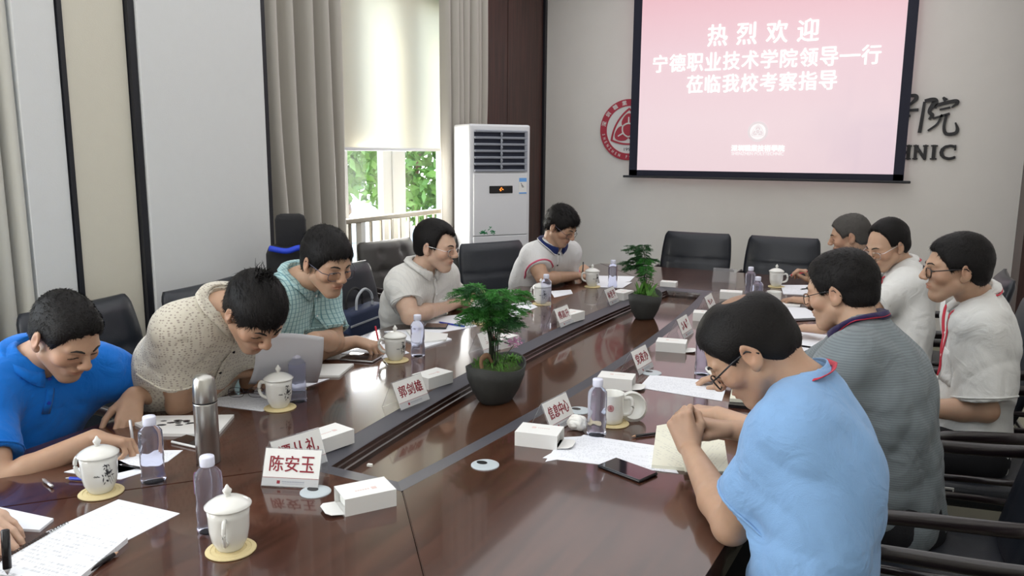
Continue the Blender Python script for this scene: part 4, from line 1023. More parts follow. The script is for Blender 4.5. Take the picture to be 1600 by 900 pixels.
    fn = fold_noise(P['seed'] + 50, 0.0016, 9)
    bald = P.get('bald')
    def hairf(X, Y, Z):
        e1, _, _ = ell(L(0, -0.020, 0.036), hs * V((.072 + th_, .091 + th_, .085 + th_ * 1.15)), B3); e2, _, _ = ell(L(0, -0.050, -0.022), hs * V((.060 + th_ * .5, .054 + th_ * .6, .052)), B3)
        e3, _, _ = ell(L(0, 0.022, 0.030), hs * V((.066 + th_ * .8, .068 + th_, .082 + th_ * .6)), B3)
        d = smin(smin(e1(X, Y, Z), e2(X, Y, Z), .02), e3(X, Y, Z), .015)
        x_ = ((X - head[0]) * HB[0][0] + (Y - head[1]) * HB[0][1] + (Z - head[2]) * HB[0][2]) / hs
        y_ = ((X - head[0]) * HB[1][0] + (Y - head[1]) * HB[1][1] + (Z - head[2]) * HB[1][2]) / hs
        z_ = ((X - head[0]) * HB[2][0] + (Y - head[1]) * HB[2][1] + (Z - head[2]) * HB[2][2]) / hs
        zl = np.interp(y_, zy, zz) + 0.004 * np.sin(x_ * 170) + 0.003 * np.sin(x_ * 420 + 1)
        if st == 'receding': zl = zl - 0.030 * np.exp(-(x_ / 0.030) ** 2) * (y_ > .03) * (y_ < .09)
        if st in ('short', 'full', 'bowl'): zl = zl + P.get('part', 0.0) * x_ * (y_ > .03)
        d = d + 0.0075 * np.exp(-np.maximum(z_ - zl, 0) / .016)
        d = -smin(-(d + fn(X, Y, Z)), (z_ - zl) * 0.8, .006)
        if bald is not None:
            d = d + bald[3] * np.exp(-(((x_ - bald[0]) / bald[2]) ** 2 + ((y_ - bald[1]) / bald[2]) ** 2)) * (z_ > 0.03)
        return d
    gh.apply(hairf, head - 0.165, head + 0.165, 0, 'u', 0)
    meh, HV = gh.mesh('hair')
    ho = link('hair', meh, P['hairm'], t)
    # strands: short tapering blades combed over the cap
    rng = np.random.default_rng(P['seed']); nb = P.get('blades', 2600); N_ = np.empty(len(meh.vertices) * 3, np.float32); meh.vertices.foreach_get('normal', N_) if hasattr(meh.vertices[0], 'normal') else None; N_ = N_.reshape(-1, 3)
    HVv = np.empty(len(meh.vertices) * 3, np.float32); meh.vertices.foreach_get('co', HVv); HVv = HVv.reshape(-1, 3)
    out_ok = np.einsum('ij,ij->i', N_, HVv - (head + HB[2] * 0.02)) > 0.03
    if bald is not None:
        lq0 = (HVv - head) @ HB.T / hs; out_ok &= ((lq0[:, 0] - bald[0]) ** 2 + (lq0[:, 1] - bald[1]) ** 2 > (bald[2] * (.35 + .6 * rng.random(len(lq0)))) ** 2) | (lq0[:, 2] < .03)
    ids = np.nonzero(out_ok)[0]; ids = rng.choice(ids, nb); p0 = HVv[ids]; n0 = N_[ids]; lq = (p0 - head) @ HB.T / hs
    comb = P.get('comb', (0.25, 0.75, -0.15)); fl_ = np.stack([comb[0] + 0 * lq[:, 0], comb[1] * np.where(lq[:, 2] > 0.05, 1, -0.35), np.where(lq[:, 2] > 0.07, comb[2], -1.0)], 1) @ HB
    fl_ = fl_ + rng.normal(size=fl_.shape) * 0.22; fl_ -= n0 * np.einsum('ij,ij->i', fl_, n0)[:, None]; fl_ /= np.linalg.norm(fl_, axis=1)[:, None] + 1e-6
    lift = P.get('lift', 0.22) * rng.uniform(0.2, 1.3, (nb, 1)); dr = fl_ + n0 * lift; ll = rng.uniform(.010, P.get('hl', .024), (nb, 1)); sw = np.cross(n0, fl_) * .0011
    b0 = p0 - n0 * .0015; vv = np.stack([b0 - sw, b0 + sw, b0 + dr * ll * .6 + sw * .8, b0 + dr * ll + fl_ * ll * .2, b0 + dr * ll * .6 - sw * .8], 1).reshape(-1, 3)
    mb_ = bpy.data.meshes.new('hair_strands'); mb_.from_pydata(vv.tolist(), [], [(5 * i, 5 * i + 1, 5 * i + 2, 5 * i + 3, 5 * i + 4) for i in range(nb)])
    so = link('hair_strands', mb_, P['hairm'], ho, False); so['kind'] = 'stuff'
    if P.get('tuft'):
        bm = bmesh.new(); rr = random.Random(3)
        for k in range(60):
            a = L(rr.uniform(-.02, .03), -0.045 + rr.uniform(-.022, .022), 0.128); dv = HB[2] * 1.0 + HB[1] * rr.uniform(-.9, .5) + HB[0] * rr.uniform(-.5, .6)
            add_tube(bm, [a, a + nrm(dv) * .02, a + nrm(dv + HB[1] * .3) * rr.uniform(.03, .048)], [.0013, .0011, .0004], 3)
        bmobj('hair_tuft', bm, P['hairm'], ho)
    # brows, lashes, eyes
    for s in (1, -1):
        bm = bmesh.new(); pts = [g.surf(L(s * xx, .03, zq), HB[1], .09, .0006) for xx, zq in ((.013, .0235), (.022, .027), (.034, .028), (.046, .0235))]
        add_tube(bm, pts, [.0022, .0034, .0030, .0012], 6, flat=0.9, up=HB[2]); bmobj('eyebrow', bm, P.get('browm', MT['brow']), t, True)
        bm = bmesh.new(); op = P.get('eyes', 0.0); pts = [g.surf(L(s * xx, .03, zq + op * .003), HB[1], .09, .0004) for xx, zq in ((.017, -.0015), (.024, .0008), (.031, .0012), (.039, .0002), (.046, -.003))]
        add_tube(bm, pts, [.0008, .0013, .0015, .0014, .0008], 5, up=HB[2]); bmobj('eyelashes', bm, MT['brow'], t, True)
        if op > 0:
            cpt = g.surf(L(s * .031, .03, .0), HB[1], .09, 0.0)
            bm = bmesh.new(); bmesh.ops.create_uvsphere(bm, u_segments=16, v_segments=10, radius=1.0)
            Mx = Matrix([list(HB[0] * .0115) + [0], list(HB[1] * .0035) + [0], list(HB[2] * .0042 * op) + [0], [0, 0, 0, 1]]).transposed()
            for v in bm.verts: v.co = (Mx @ v.co.to_4d()).to_3d() + Vector(cpt - HB[1] * .0018)
            ey = bmobj('eye', bm, MT['eye'], t, True)
            bm = bmesh.new(); bmesh.ops.create_uvsphere(bm, u_segments=12, v_segments=8, radius=1.0); Mx = Matrix([list(HB[0] * .0048) + [0], list(HB[1] * .003) + [0], list(HB[2] * .0042 * op) + [0], [0, 0, 0, 1]]).transposed()
            for v in bm.verts: v.co = (Mx @ v.co.to_4d()).to_3d() + Vector(cpt - HB[1] * .0002)
            bmobj('iris', bm, MT['iris'], ey, True)
    # glasses
    if P.get('glasses'):
        gm = P['glasses']; gl = empty('glasses', (0, 0, 0)); gl.parent = t; bm = bmesh.new(); rad = P.get('gr', .0013)
        yb = .098; low = P.get('glow', 0.0)
        for s in (1, -1):
            loop = []
            for k in range(28):
                a = 2 * PI * k / 28; ca, sa = math.cos(a), math.sin(a); xx = .0335 + .0245 * math.copysign(abs(ca) ** 0.55, ca); zq = -.003 + .0165 * math.copysign(abs(sa) ** 0.6, sa)
                loop.append(L(s * xx, yb - .20 * max(0, xx - .03) - low * 0, zq - low))
            add_tube(bm, loop, rad, 6, closed=True, up=HB[1])
            b2 = bmesh.new(); vs = [b2.verts.new(p) for p in loop]; vs2 = [b2.verts.new(p - HB[1] * .0012) for p in loop]; b2.faces.new(vs); b2.faces.new(vs2[::-1])
            for k in range(28): b2.faces.new((vs[k], vs2[k], vs2[(k + 1) % 28], vs[(k + 1) % 28]))
            bmobj('lens', b2, MT['lens'], gl)
            add_tube(bm, [L(s * .0575, yb - .005, .006 - low), L(s * .072 * max(1, fwid), yb - .022, .008 - low), L(s * .081 * fwid, .03, .010), L(s * .082 * fwid, -.012, .012), L(s * .079 * fwid, -.030, -.008)], rad * 1.1, 6)
        add_tube(bm, [L(-.010, yb, -low), L(0, yb + .004, .004 - low), L(.010, yb, -low)], rad, 6)
        bmobj('glasses_frame', bm, gm, gl, True)
    # ---------------- shirt
    gs = Grid(lo, hi, [], 0.007, 0.0075)
    torso(gs, 0.012)
    sl_ = P.get('sleeve', 0.72); cut = {}; FT = gs.F; gs.F = np.full(gs.n, 0.5, np.float32)
    for s in (1, -1):
        e_ = S[s] + (el[s] - S[s]) * sl_; ax__ = nrm(el[s] - S[s]); drop = V((0, 0, -0.008)); U(gs, rc(S[s] - (S[s] - sc_) * .15, e_ + drop + ax__ * .03, 0.060 * bw, P.get('slr', 0.070)), 0.02)
        cut[s] = (e_, ax__)
    for s in (1, -1):
        e_, a_ = cut[s]; pl1 = plane(e_, a_)
        gs.apply(lambda X, Y, Z, pl1=pl1: -pl1(X, Y, Z), e_ - 0.14, e_ + 0.14, 0.0, 's', 0)
        f_, a__, b__ = rc(e_ - a_ * .02, e_ + a_ * .05, .053, .058); gs.apply(f_, a__, b__, 0.003, 's')
    gs.F = smin(FT, gs.F, 0.055)
    fnz = fold_noise(P['seed'], P.get('folds', 0.0040), 6)
    X, Y, Z = gs.pts((slice(None),) * 3); near = np.abs(gs.F) < 0.05; nz = fnz(X, Y, Z).astype(np.float32); zz_ = np.clip(1.25 - (Z - (pel[2])) * 1.3, 0.35, 1.2); gs.F = np.where(near, gs.F + nz * zz_, gs.F).astype(np.float32)
    # neck opening and hem
    nf = nrm(np.cross(rt, nrm(head - neck + ap * .1))) ; 
    f_, a_, b_ = rc(neck + fw * .008, neck + (head - neck) * .35 + V((0, 0, .05)), .056, .072); gs.apply(f_, a_, b_, 0.006, 's')
    f_, a_, b_ = rc(neck - ap * .01 + fw * .045, neck - ap * .045 + fw * .095, .030, .012); gs.apply(f_, a_, b_, 0.006, 's')
    hp = pel - V((0, 0, 0.10))
    zc = Z < hp[2]; gs.F = np.where(zc, np.maximum(gs.F, (hp[2] - Z)), gs.F).astype(np.float32)
    mes, _ = gs.mesh('shirt'); sh = link('shirt', mes, P['shirt'], t)
    P.setdefault('cuffm', P['shirt'])
    if P.get('cuffm'):
        for s in (1, -1):
            e_, a_ = cut[s]; bm = bmesh.new(); q1 = nrm(np.cross(a_, (0.1, 0.2, 1))); q2 = np.cross(a_, q1); ring = [gs.surf(e_ - a_ * .006, q1 * math.cos(k / 24 * 2 * PI) + q2 * math.sin(k / 24 * 2 * PI), .12, .0012) for k in range(24)]
            add_tube(bm, ring, .0055 if P['cuffm'] is not P['shirt'] else .0034, 6, closed=True); bmobj('sleeve_trim', bm, P['cuffm'], sh, True)
    # collar
    ctype = P.get('collar', 'point'); cm = P.get('collarm', P['shirt']); fz = fw
    nax = nrm((head - neck) * 0.5 + V((0, 0, 1)) * 0.12); cc_ = neck + V((0, 0, .016)) + fw * 0.012
    q1 = nrm(fz - nax * (fz @ nax)); q2 = np.cross(nax, q1)
    if ctype in ('point', 'stand', 'band'):
        N = 40; a0 = math.radians(16 if ctype != 'band' else 8); bm = bmesh.new(); rows = []
        for k in range(N + 1):
            ph = a0 + (2 * PI - 2 * a0) * k / N; dv = q1 * math.cos(ph) + q2 * math.sin(ph); front = (1 + math.cos(ph)) / 2
            hgt = 0.044 * (1 - 0.55 * front) if ctype == 'point' else 0.034
            r_in = 0.059 + 0.006 * front; lowp = cc_ + dv * (r_in + .003) - nax * (0.012 + 0.028 * front ** 2) ; top = cc_ + dv * (r_in + .001 + .01 * front) + nax * (hgt - 0.018 - 0.012 * front ** 2)
            if ctype == 'point':
                ext = 0.040 + 0.036 * max(0, (front - 0.80) / 0.20) ** 1.5
                pr = cc_ - nax * (ext * 0.55) ; dn_ = dv * (r_in + ext * .75) - nax * (0.006 + 0.035 * front ** 2); tgt = cc_ + dn_ * 1.0
                s0 = chest_c + ap * 0.08; out_p = gs.surf(s0, tgt - s0, .34, .009)
                if np.linalg.norm(out_p - tgt) > .035: out_p = tgt + (out_p - tgt) * .035 / np.linalg.norm(out_p - tgt)
                mid = (top + out_p) / 2 + dv * .010 + nax * .010
                rows.append([lowp, top - dv * .002, top + dv * .005, mid, out_p, out_p - dv * .002 - nax * .0025, lowp + dv * .001])
            else: rows.append([lowp, top, top + dv * .004, lowp + dv * .006 - nax * .004])
        vs = [[bm.verts.new(p) for p in r_] for r_ in rows]; m_ = len(vs[0])
        for A, B_ in zip(vs, vs[1:]):
            for i in range(m_): bm.faces.new((A[i], A[(i + 1) % m_], B_[(i + 1) % m_], B_[i]))
        bm.faces.new(vs[0][::-1]); bm.faces.new(vs[-1]); co_ = bmobj('collar', bm, cm, sh, True)
        if P.get('collar_line'):
            bm = bmesh.new(); add_tube(bm, [r_[4] + (r_[4] - r_[3]) * .04 for r_ in rows], .0022, 5); bmobj('collar_piping', bm, P['collar_line'], sh, True)
    # front placket and buttons
    pts = []
    for k in range(9):
        c0 = neck + (pel - neck) * (0.10 + 0.075 * k) ; pts.append(gs.surf(c0 - fw * .02, fw + V((0, 0, -.05)), .30, .0022))
    if P.get('placket', True):
        bm = bmesh.new(); n2 = P.get('pln', 8); add_tube(bm, pts[:n2], .0125, 6, flat=0.12, up=fw); bmobj('placket', bm, P.get('placketm', P['shirt']), sh, True)
        for k in range(0, n2, 2):
            bm = bmesh.new(); add_lathe(bm, [(.0001, -.001), (.005, -.001), (.005, .002), (.0001, .002)], 10); o_ = bmobj('button', bm, P.get('buttonm', MT['card']), sh)
            qd = Vector(fw).to_track_quat('Z', 'Y').to_matrix().to_4x4(); qd.translation = Vector(pts[k] + fw * .0018); o_.data.transform(qd)
    if P.get('pocket'):
        ctr = neck + (pel - neck) * 0.34 - rt * 0.075; gr = [[gs.surf(ctr + rt * .11 * (u - .5) + (pel - neck) / np.linalg.norm(pel - neck) * .12 * v - fw * .02, fw, .30, .003) for u in np.linspace(0, 1, 6)] for v in np.linspace(0, 1, 6)]
        md = np.median([[p @ fw for p in r_] for r_ in gr]); gr = [[p - fw * ((p @ fw) - np.clip(p @ fw, md - .02, md + .02)) for p in r_] for r_ in gr]
        bm = bmesh.new(); vs = [[bm.verts.new(p) for p in r_] for r_ in gr]; v2 = [[bm.verts.new(p - fw * .004) for p in r_] for r_ in gr]
        for i in range(5):
            for j in range(5): bm.faces.new((vs[i][j], vs[i][j + 1], vs[i + 1][j + 1], vs[i + 1][j]))
        per = [(0, j) for j in range(6)] + [(i, 5) for i in range(1, 6)] + [(5, j) for j in range(4, -1, -1)] + [(i, 0) for i in range(4, 0, -1)]
        for (a, b_), (c1_, d1_) in zip(per, per[1:] + per[:1]): bm.faces.new((vs[a][b_], vs[c1_][d1_], v2[c1_][d1_], v2[a][b_]))
        bmobj('pocket', bm, P['shirt'], sh, True)
    # lanyard
    if P.get('lanyard'):
        pth = []; zlow = P.get('lan_len', 0.30)
        for sgn in (1, -1):
            seg = []
            for k in range(15):
                u = k / 14
                if u < 0.42:
                    ph = PI * (1 - u / 0.42 * 0.62); dv = q1 * math.cos(ph) + sgn * q2 * math.sin(ph); pq = gs.surf(cc_ - nax * .05, dv + nax * (.75 - .6 * u), .22, .006); seg.append(pq if np.linalg.norm(pq - cc_) < .12 else cc_ + dv * (0.078 + .006 * u) + nax * (0.016 - .03 * u))
                else:
                    w_ = (u - 0.42) / 0.58; c0 = neck - ap * (0.03 + (zlow - .03) * w_) + rt * (-sgn) * -1 * 0 + (q2 * sgn) * 0.072 * (1 - w_); seg.append(gs.surf(c0 - fw * .02, fw, .30, .004))
            pth.append(seg)
        full = pth[0][::-1] + pth[1][1:]; bm = bmesh.new(); add_tube(bm, spline(full, 3), .0075, 6, flat=.2, up=fw * .5 + nax); bmobj('lanyard', bm, MT['lanyard'], t, True)
    # ---------------- trousers and shoes
    gt = Grid(np.array([pel[0] - .75, pel[1] - .75, -0.01]), np.array([pel[0] + .75, pel[1] + .75, pel[2] + .12]), [], .016, .016)
    U(gt, rcs(pel - V((0, 0, .02)), pel + ap * .02, .175 * bw, .165 * bw, dn, .8), .03); leg = P.get('legd', 1.0)
    for s in (1, -1):
        hip = pel + rt * s * .085; kn = pel + rt * s * .13 + fw * .42 * leg + V((0, 0, 0.0 - (pel[2] - .50))); an = kn + fw * .02 - V((0, 0, kn[2] - .09))
        U(gt, rc(hip, kn, .098, .068), .03); U(gt, rc(kn, an, .066, .050), .02)
        bm = bmesh.new(); c0 = an - V((0, 0, .04)); add_tube(bm, [c0 - fw * .07, c0 - fw * .03, c0 + fw * .05, c0 + fw * .13, c0 + fw * .18], [.030, .042, .043, .040, .022], 10, flat=.9); 
        for v in bm.verts: v.co.z = max(v.co.z, 0.002)
        bmobj('shoe', bm, MT['shoe'], t, True)
    mt_, _ = gt.mesh('trousers'); link('trousers', mt_, P.get('trouser', MT['trouser']), t)
    P['_pen'] = {s: (pens[s][0] + base, *pens[s][1:4], pens[s][4] + base) for s in pens}; P['_elw'] = (el, wr, base)
    return t
SK1 = skin_mat('skin_tan', (0.46, 0.285, 0.19)); SK2 = skin_mat('skin_warm', (0.52, 0.33, 0.225)); SK3 = skin_mat('skin_pale', (0.57, 0.38, 0.28))
HBK = mat('black_hair', (0.007, 0.006, 0.006), 0.55, bump=0.6, bscale=250, spec=0.22); HGR = mat('greying_hair', (0.060, 0.055, 0.050), 0.7, bump=0.5, bscale=250)
# ------------------------------------------------------------------ the people at the table
def Z_(p, z): return (p[0], p[1], z)
WRITE = dict(curl=[[.75, .75, .35], [.85, .85, .4], [1.0, 1.0, .5], [1.1, 1.0, .5]], th=(.80, .30, -.42), th2=(.9, -.35, -.35), splay=.02)
FIST = dict(curl=[[1.1, 1.3, .6], [1.2, 1.3, .7], [1.3, 1.3, .7], [1.35, 1.3, .7]], th=(.7, .45, -.45), th2=(.6, -.6, -.4), splay=.01)
REST = dict(curl=[[.30, .35, .2], [.32, .4, .25], [.38, .42, .3], [.45, .45, .3]], th=(.70, .62, -.2), th2=(.95, .15, -.2))
def hand(base, **k): d = dict(base); d.update(k); return d
PEOPLE = {}
def add_person(key, **P): PEOPLE[key] = P; person(P)

add_person('blue_polo', label='man in a bright blue polo shirt with short black hair writing at near left', seed=1, skin=SK1, hairm=HBK,
    pelvis=(-2.40, 1.30, .54), neck=J(58, 560, 2.34), head=J(103, 527, 2.27), yaw=2, pitch=34, roll=0, byaw=-4, hair='short', thick=.008, hl=.014, blades=3000, lift=.35, comb=(.1, .6, .3), bw=1.06, fw=1.04,
    shirt=cloth('blue_polo_knit', (.006, .16, .62)), collar='point', pln=4, buttonm=MT['blue_pen'], sleeve=.70, folds=.005,
    R=hand(WRITE, w=Z_(T(150, 712), .80), d=(.80, .62, -.18), n=(-.2, .3, 1), hint=(-.2, -1, -.6)), L=hand(REST, w=Z_(T(212, 655), .83), d=(.35, -.55, -.75), n=(.65, -.3, .7), hint=(-.3, .8, -.2), curl=[[.15, .3, .2]] * 4))
add_person('beige_shirt', label='man in a beige dotted short-sleeved shirt bent low over a raised sheet of paper', seed=2, skin=SK1, hairm=HBK,
    pelvis=(-2.34, 1.86, .54), neck=J(350, 480, 2.50), head=J(398, 490, 2.42), yaw=-14, pitch=47, roll=0, byaw=-4, hair='bowl', thick=.011, hl=.034, lift=.12, comb=(.1, 1, -.2), tuft=True, hunch=.05, bw=1.0,
    shirt=cloth('beige_dotted_cotton', (.60, .56, .47), kind='dots', col2=(.30, .25, .22)), buttonm=MT['black_plastic'], sleeve=.60, folds=.005,
    R=hand(WRITE, w=Z_(T(368, 612), .82), d=(.80, .45, .10), n=(-.2, -.2, 1), hint=(-.2, -1, -.9)), L=hand(REST, w=Z_(T(440, 575), .81), d=(.9, -.2, -.1), hint=(-.5, .4, -1)))
add_person('checked_shirt', label='man with thin glasses in a pale teal checked shirt holding a red pencil', seed=3, skin=SK1, hairm=HBK, glasses=MT['spectacle'], glow=.004,
    pelvis=(-2.46, 2.44, .54), neck=J(468, 437, 3.06), head=J(511, 411, 2.96), yaw=-14, pitch=20, byaw=4, hair='full', thick=.013, hl=.030, lift=.10, comb=(.5, .8, -.2), eyes=.5, fw=1.05,
    shirt=cloth('teal_checked_cotton', (.42, .60, .60), kind='check', col2=(.12, .26, .30)), pocket=True, sleeve=.80,
    R=hand(WRITE, w=Z_(T(556, 552), .80), d=(1, .12, -.10), n=(0, -.1, 1), hint=(-.4, -.6, -.8)), L=hand(REST, w=J(492, 528, 2.96), d=(.1, -1, -.05), e=J(522, 534, 3.16)))
add_person('white_shirt_left', label='man with receding slicked hair and rimless glasses in a white shirt, left side', seed=4, skin=SK3, hairm=HBK, glasses=MT['chrome'], glow=.004, gr=.0011,
    pelvis=(-2.33, 3.38, .54), neck=J(659, 419, 3.88), head=J(682, 386, 3.84), yaw=6, pitch=9, byaw=-6, hair='receding', thick=.013, hl=.03, lift=.06, comb=(.0, -1, -.5), eyes=.9, bw=1.0, fw=1.05,
    shirt=cloth('white_striped_cotton', (.66, .65, .62), kind='stripe', col2=(.55, .55, .54)), pocket=True, sleeve=.60, hf=.005,
    R=hand(REST, w=Z_(T(718, 484), .79), d=(.75, .65, -.08), e=J(640, 494, 3.72)), L=hand(REST, w=Z_(T(738, 466), .80), d=(.8, -.4, -.05), hint=(-.2, .5, -1)))
add_person('navy_collar', label='man in a white polo with navy collar and pink-edged sleeves, far left', seed=5, skin=SK1, hairm=HBK, glasses=MT['spectacle'], glow=.006,
    pelvis=(-2.28, 4.66, .54), neck=J(862, 383, 5.00), head=J(877, 354, 4.94), yaw=-8, pitch=30, byaw=-22, hair='full', thick=.013, hl=.035, lift=.2, comb=(.2, 1, .2),
    shirt=cloth('white_polo_knit', (.66, .66, .66)), collarm=cloth('navy_knit', (.01, .02, .10)), collar_line=MT['card'], cuffm=mat('pink_edging', (.62, .10, .18), .7), pln=5, buttonm=MT['black_plastic'], sleeve=.50, hf=.0055, hc=.009,
    R=hand(WRITE, w=Z_(T(902, 440), .79), d=(.9, .2, -.1), e=J(848, 436, 4.86)), L=hand(REST, w=Z_(T(912, 430), .80), d=(.5, -.6, -.1), hint=(-.2, .5, -1)))
add_person('grizzled', label='man with cropped greying hair and pale blue shirt, farthest on the right side', seed=6, skin=SK1, hairm=HGR, browm=MT['brow'],
    pelvis=(-.02, 4.84, .54), neck=J(1350, 402, 4.60), head=J(1327, 370, 4.52), yaw=184, pitch=12, byaw=184, hair='short', thick=.008, hl=.010, lift=.4, comb=(.1, .6, .3), lanyard=False, hf=.0055, hc=.009,
    shirt=cloth('pale_blue_cotton', (.38, .47, .58)),
    R=hand(WRITE, w=J(1272, 442, 4.62), d=(-.5, -.25, .75), n=(.6, .1, .7), hint=(.3, .6, -1)), L=hand(REST, w=(-.50, 4.55, .79), hint=(.2, -1, -.6)))
add_person('white_polo_right', label='man with high bald forehead in white polo and red lanyard, looking down', seed=7, skin=SK2, hairm=HBK, glasses=MT['chrome'], glow=.006, gr=.0011,
    pelvis=(-.03, 4.06, .54), neck=J(1410, 416, 3.96), head=J(1386, 384, 3.88), yaw=222, pitch=22, byaw=196, hair='bald_front', thick=.011, hl=.022, lift=.08, comb=(.1, -.8, -.3), lanyard=True, hf=.005,
    shirt=cloth('white_polo_cotton', (.70, .70, .68)), pln=4, sleeve=.80,
    R=hand(WRITE, w=Z_(T(1300, 482), .80), d=(-.95, .05, -.1), hint=(.3, .8, -.8)), L=hand(REST, w=(-.38, 3.72, .79), d=(-.9, .2, -.05), hint=(.3, -.9, -.8)))
add_person('white_shirt_right', label='man in a white dress shirt and red lanyard leaning back, right edge, black glasses', seed=8, skin=SK1, hairm=HBK, glasses=MT['black_plastic'], glow=.002, gr=.0018,
    pelvis=(.23, 3.20, .54), neck=J(1529, 462, 2.88), head=J(1494, 421, 2.80), yaw=192, pitch=4, byaw=186, hair='short', thick=.011, hl=.020, lift=.15, comb=(.1, .5, -.3), lanyard=True, eyes=.9, bw=.94,
    shirt=cloth('white_dress_cotton', (.70, .70, .68)), pocket=True, sleeve=.86, slr=.076, folds=.006,
    R=hand(REST, w=(.02, 3.38, .685), d=(-.9, -.2, -.1), hint=(.5, .3, -1)), L=hand(REST, w=(.02, 3.10, .685), d=(-.9, .3, -.1), hint=(.6, -.3, -1)))
add_person('grey_knit', label='man in a grey waffle-knit polo with red and navy collar, seen from behind', seed=9, skin=SK2, hairm=HBK, glasses=MT['black_plastic'], glow=.004,
    pelvis=(.0, 2.52, .54), neck=J(1347, 512, 2.40), head=J(1313, 456, 2.45), yaw=165, pitch=14, byaw=178, hair='short', thick=.011, hl=.022, lift=.18, comb=(.1, .5, -.5), lanyard=True, bw=1.06, hunch=.04,
    shirt=cloth('grey_waffle_knit', (.19, .22, .235), kind='waffle', col2=(.12, .14, .155)), collar='point', collarm=cloth('dark_navy_knit', (.02, .012, .06)), sleeve=.85, folds=.006,
    R=hand(REST, w=(-.52, 2.84, .79), d=(-.9, -.1, -.05), hint=(.2, .9, -.6)), L=hand(REST, w=(-.50, 2.38, .79), d=(-.9, .3, -.05), hint=(.3, -.8, -.8)))
add_person('light_blue', label='man in a light blue shirt and red lanyard, thinning crown, nearest on right', seed=10, skin=SK1, hairm=HBK, glasses=MT['black_plastic'], glow=.004, gr=.0018, hs=.98,
    pelvis=(-.14, 1.60, .54), neck=J(1258, 600, 1.70), head=J(1172, 548, 1.72), yaw=184, pitch=44, byaw=180, hair='short', thick=.009, hl=.014, lift=.12, comb=(.1, .6, -.4), lanyard=True, bw=.95, hunch=.04, bald=(0.0, -.050, .040, .024), hf=.0038,
    shirt=cloth('light_blue_oxford', (.21, .37, .62)), collar='band', sleeve=.68, slr=.070, folds=.006, fore=1.05, fa=.26,
    R=hand(WRITE, w=T(1140, 672, .85), d=(-.85, -.35, .25), n=(.2, .2, 1), hint=(.2, .9, -.7)), L=hand(FIST, w=T(1078, 702, .82), d=(-.42, .25, .80), n=(-.1, -.95, .3), hint=(.5, -.6, -.9), e=T(1142, 822, .785)))
add_person('writer', label='person writing in a spiral notebook, only both hands seen at bottom left', seed=12, skin=SK3, hairm=HBK,
    pelvis=(-2.36, .50, .54), neck=(-2.20, .60, 1.02), head=(-2.12, .66, 1.17), yaw=28, pitch=35, hair='full', thick=.018, hl=.04,
    shirt=cloth('white_blouse_cotton', (.66, .66, .64)), bw=.92, hc=.010, fa=.235,
    R=hand(FIST, w=Z_(T(-38, 918), .795), d=(.93, .30, .0), n=(-.1, -.3, 1), hint=(0, -1, -.5)), L=hand(REST, w=Z_(T(-28, 838), .795), d=(.93, .10, -.10), n=(0, -.1, 1), hint=(-.3, .8, -.3)))

# ------------------------------------------------------------------ pens held in the hands
def pen(label, a, b, m, r=.0042, tipm=None, name='pen', capm=None):
    a, b = V(a), V(b); d = nrm(b - a); t = empty(name, a, 0, label, 'pen'); L_ = np.linalg.norm(b - a)
    bm = bmesh.new(); add_tube(bm, [d * .012, d * L_ * .98, d * L_], [r, r, r * .7], 10); bmobj('barrel', bm, m, t, True)
    bm = bmesh.new(); add_tube(bm, [d * 0, d * .0122], [.0006, r * .9], 10); bmobj('tip', bm, tipm or MT['silver'], t, True)
    if capm: bm = bmesh.new(); add_tube(bm, [d * (L_ - .035), d * (L_ + .003)], r * 1.25, 10); bmobj('cap', bm, capm, t, True)
    return t
def held(key, s, label, m, L_=.14, below=.035, lean=0.0, **kw):
    tip, d, nn, sd, kn = PEOPLE[key]['_pen'][s]; up = nrm((kn + nn * .016 + sd * .008) - tip + V((0, 0, lean))); a = tip - up * below
    if kw.pop('paper', True) and up[2] > .1: a = tip - up * max(.012, (tip[2] - .757) / up[2])
    return pen(label, a, a + up * L_, m, **kw)
held('blue_polo', 1, 'silver pen in the hand of the man in the blue polo', MT['silver'])
held('checked_shirt', 1, 'red pencil held by the man in the teal checked shirt', MT['red_pen'], .15, tipm=MT['wood_pencil'])
held('navy_collar', -1, 'thin dark pen in the hand of the man with the navy collar', MT['black_plastic'])
held('grizzled', 1, 'red pen raised in the hand of the grey-haired man', MT['red_pen'], .13, paper=False)
held('white_polo_right', 1, 'dark pen in the hand of the man in the white polo', MT['black_plastic'])
tip_ = PEOPLE['writer']['_pen'][1][0]; a_ = T(12, 898, .765)
pen('thick black marker pen held upright at the bottom left corner', a_, a_ + V((-.015, .012, .085)), MT['black_plastic'], .008)
tp = PEOPLE['light_blue']['_pen'][-1][0]; tq = PEOPLE['light_blue']['_pen'][1][0]
pen('short dark pen cap pinched between the hands of the man in light blue', tp, tp + nrm(tq - tp) * .05, MT['black_plastic'], .005)
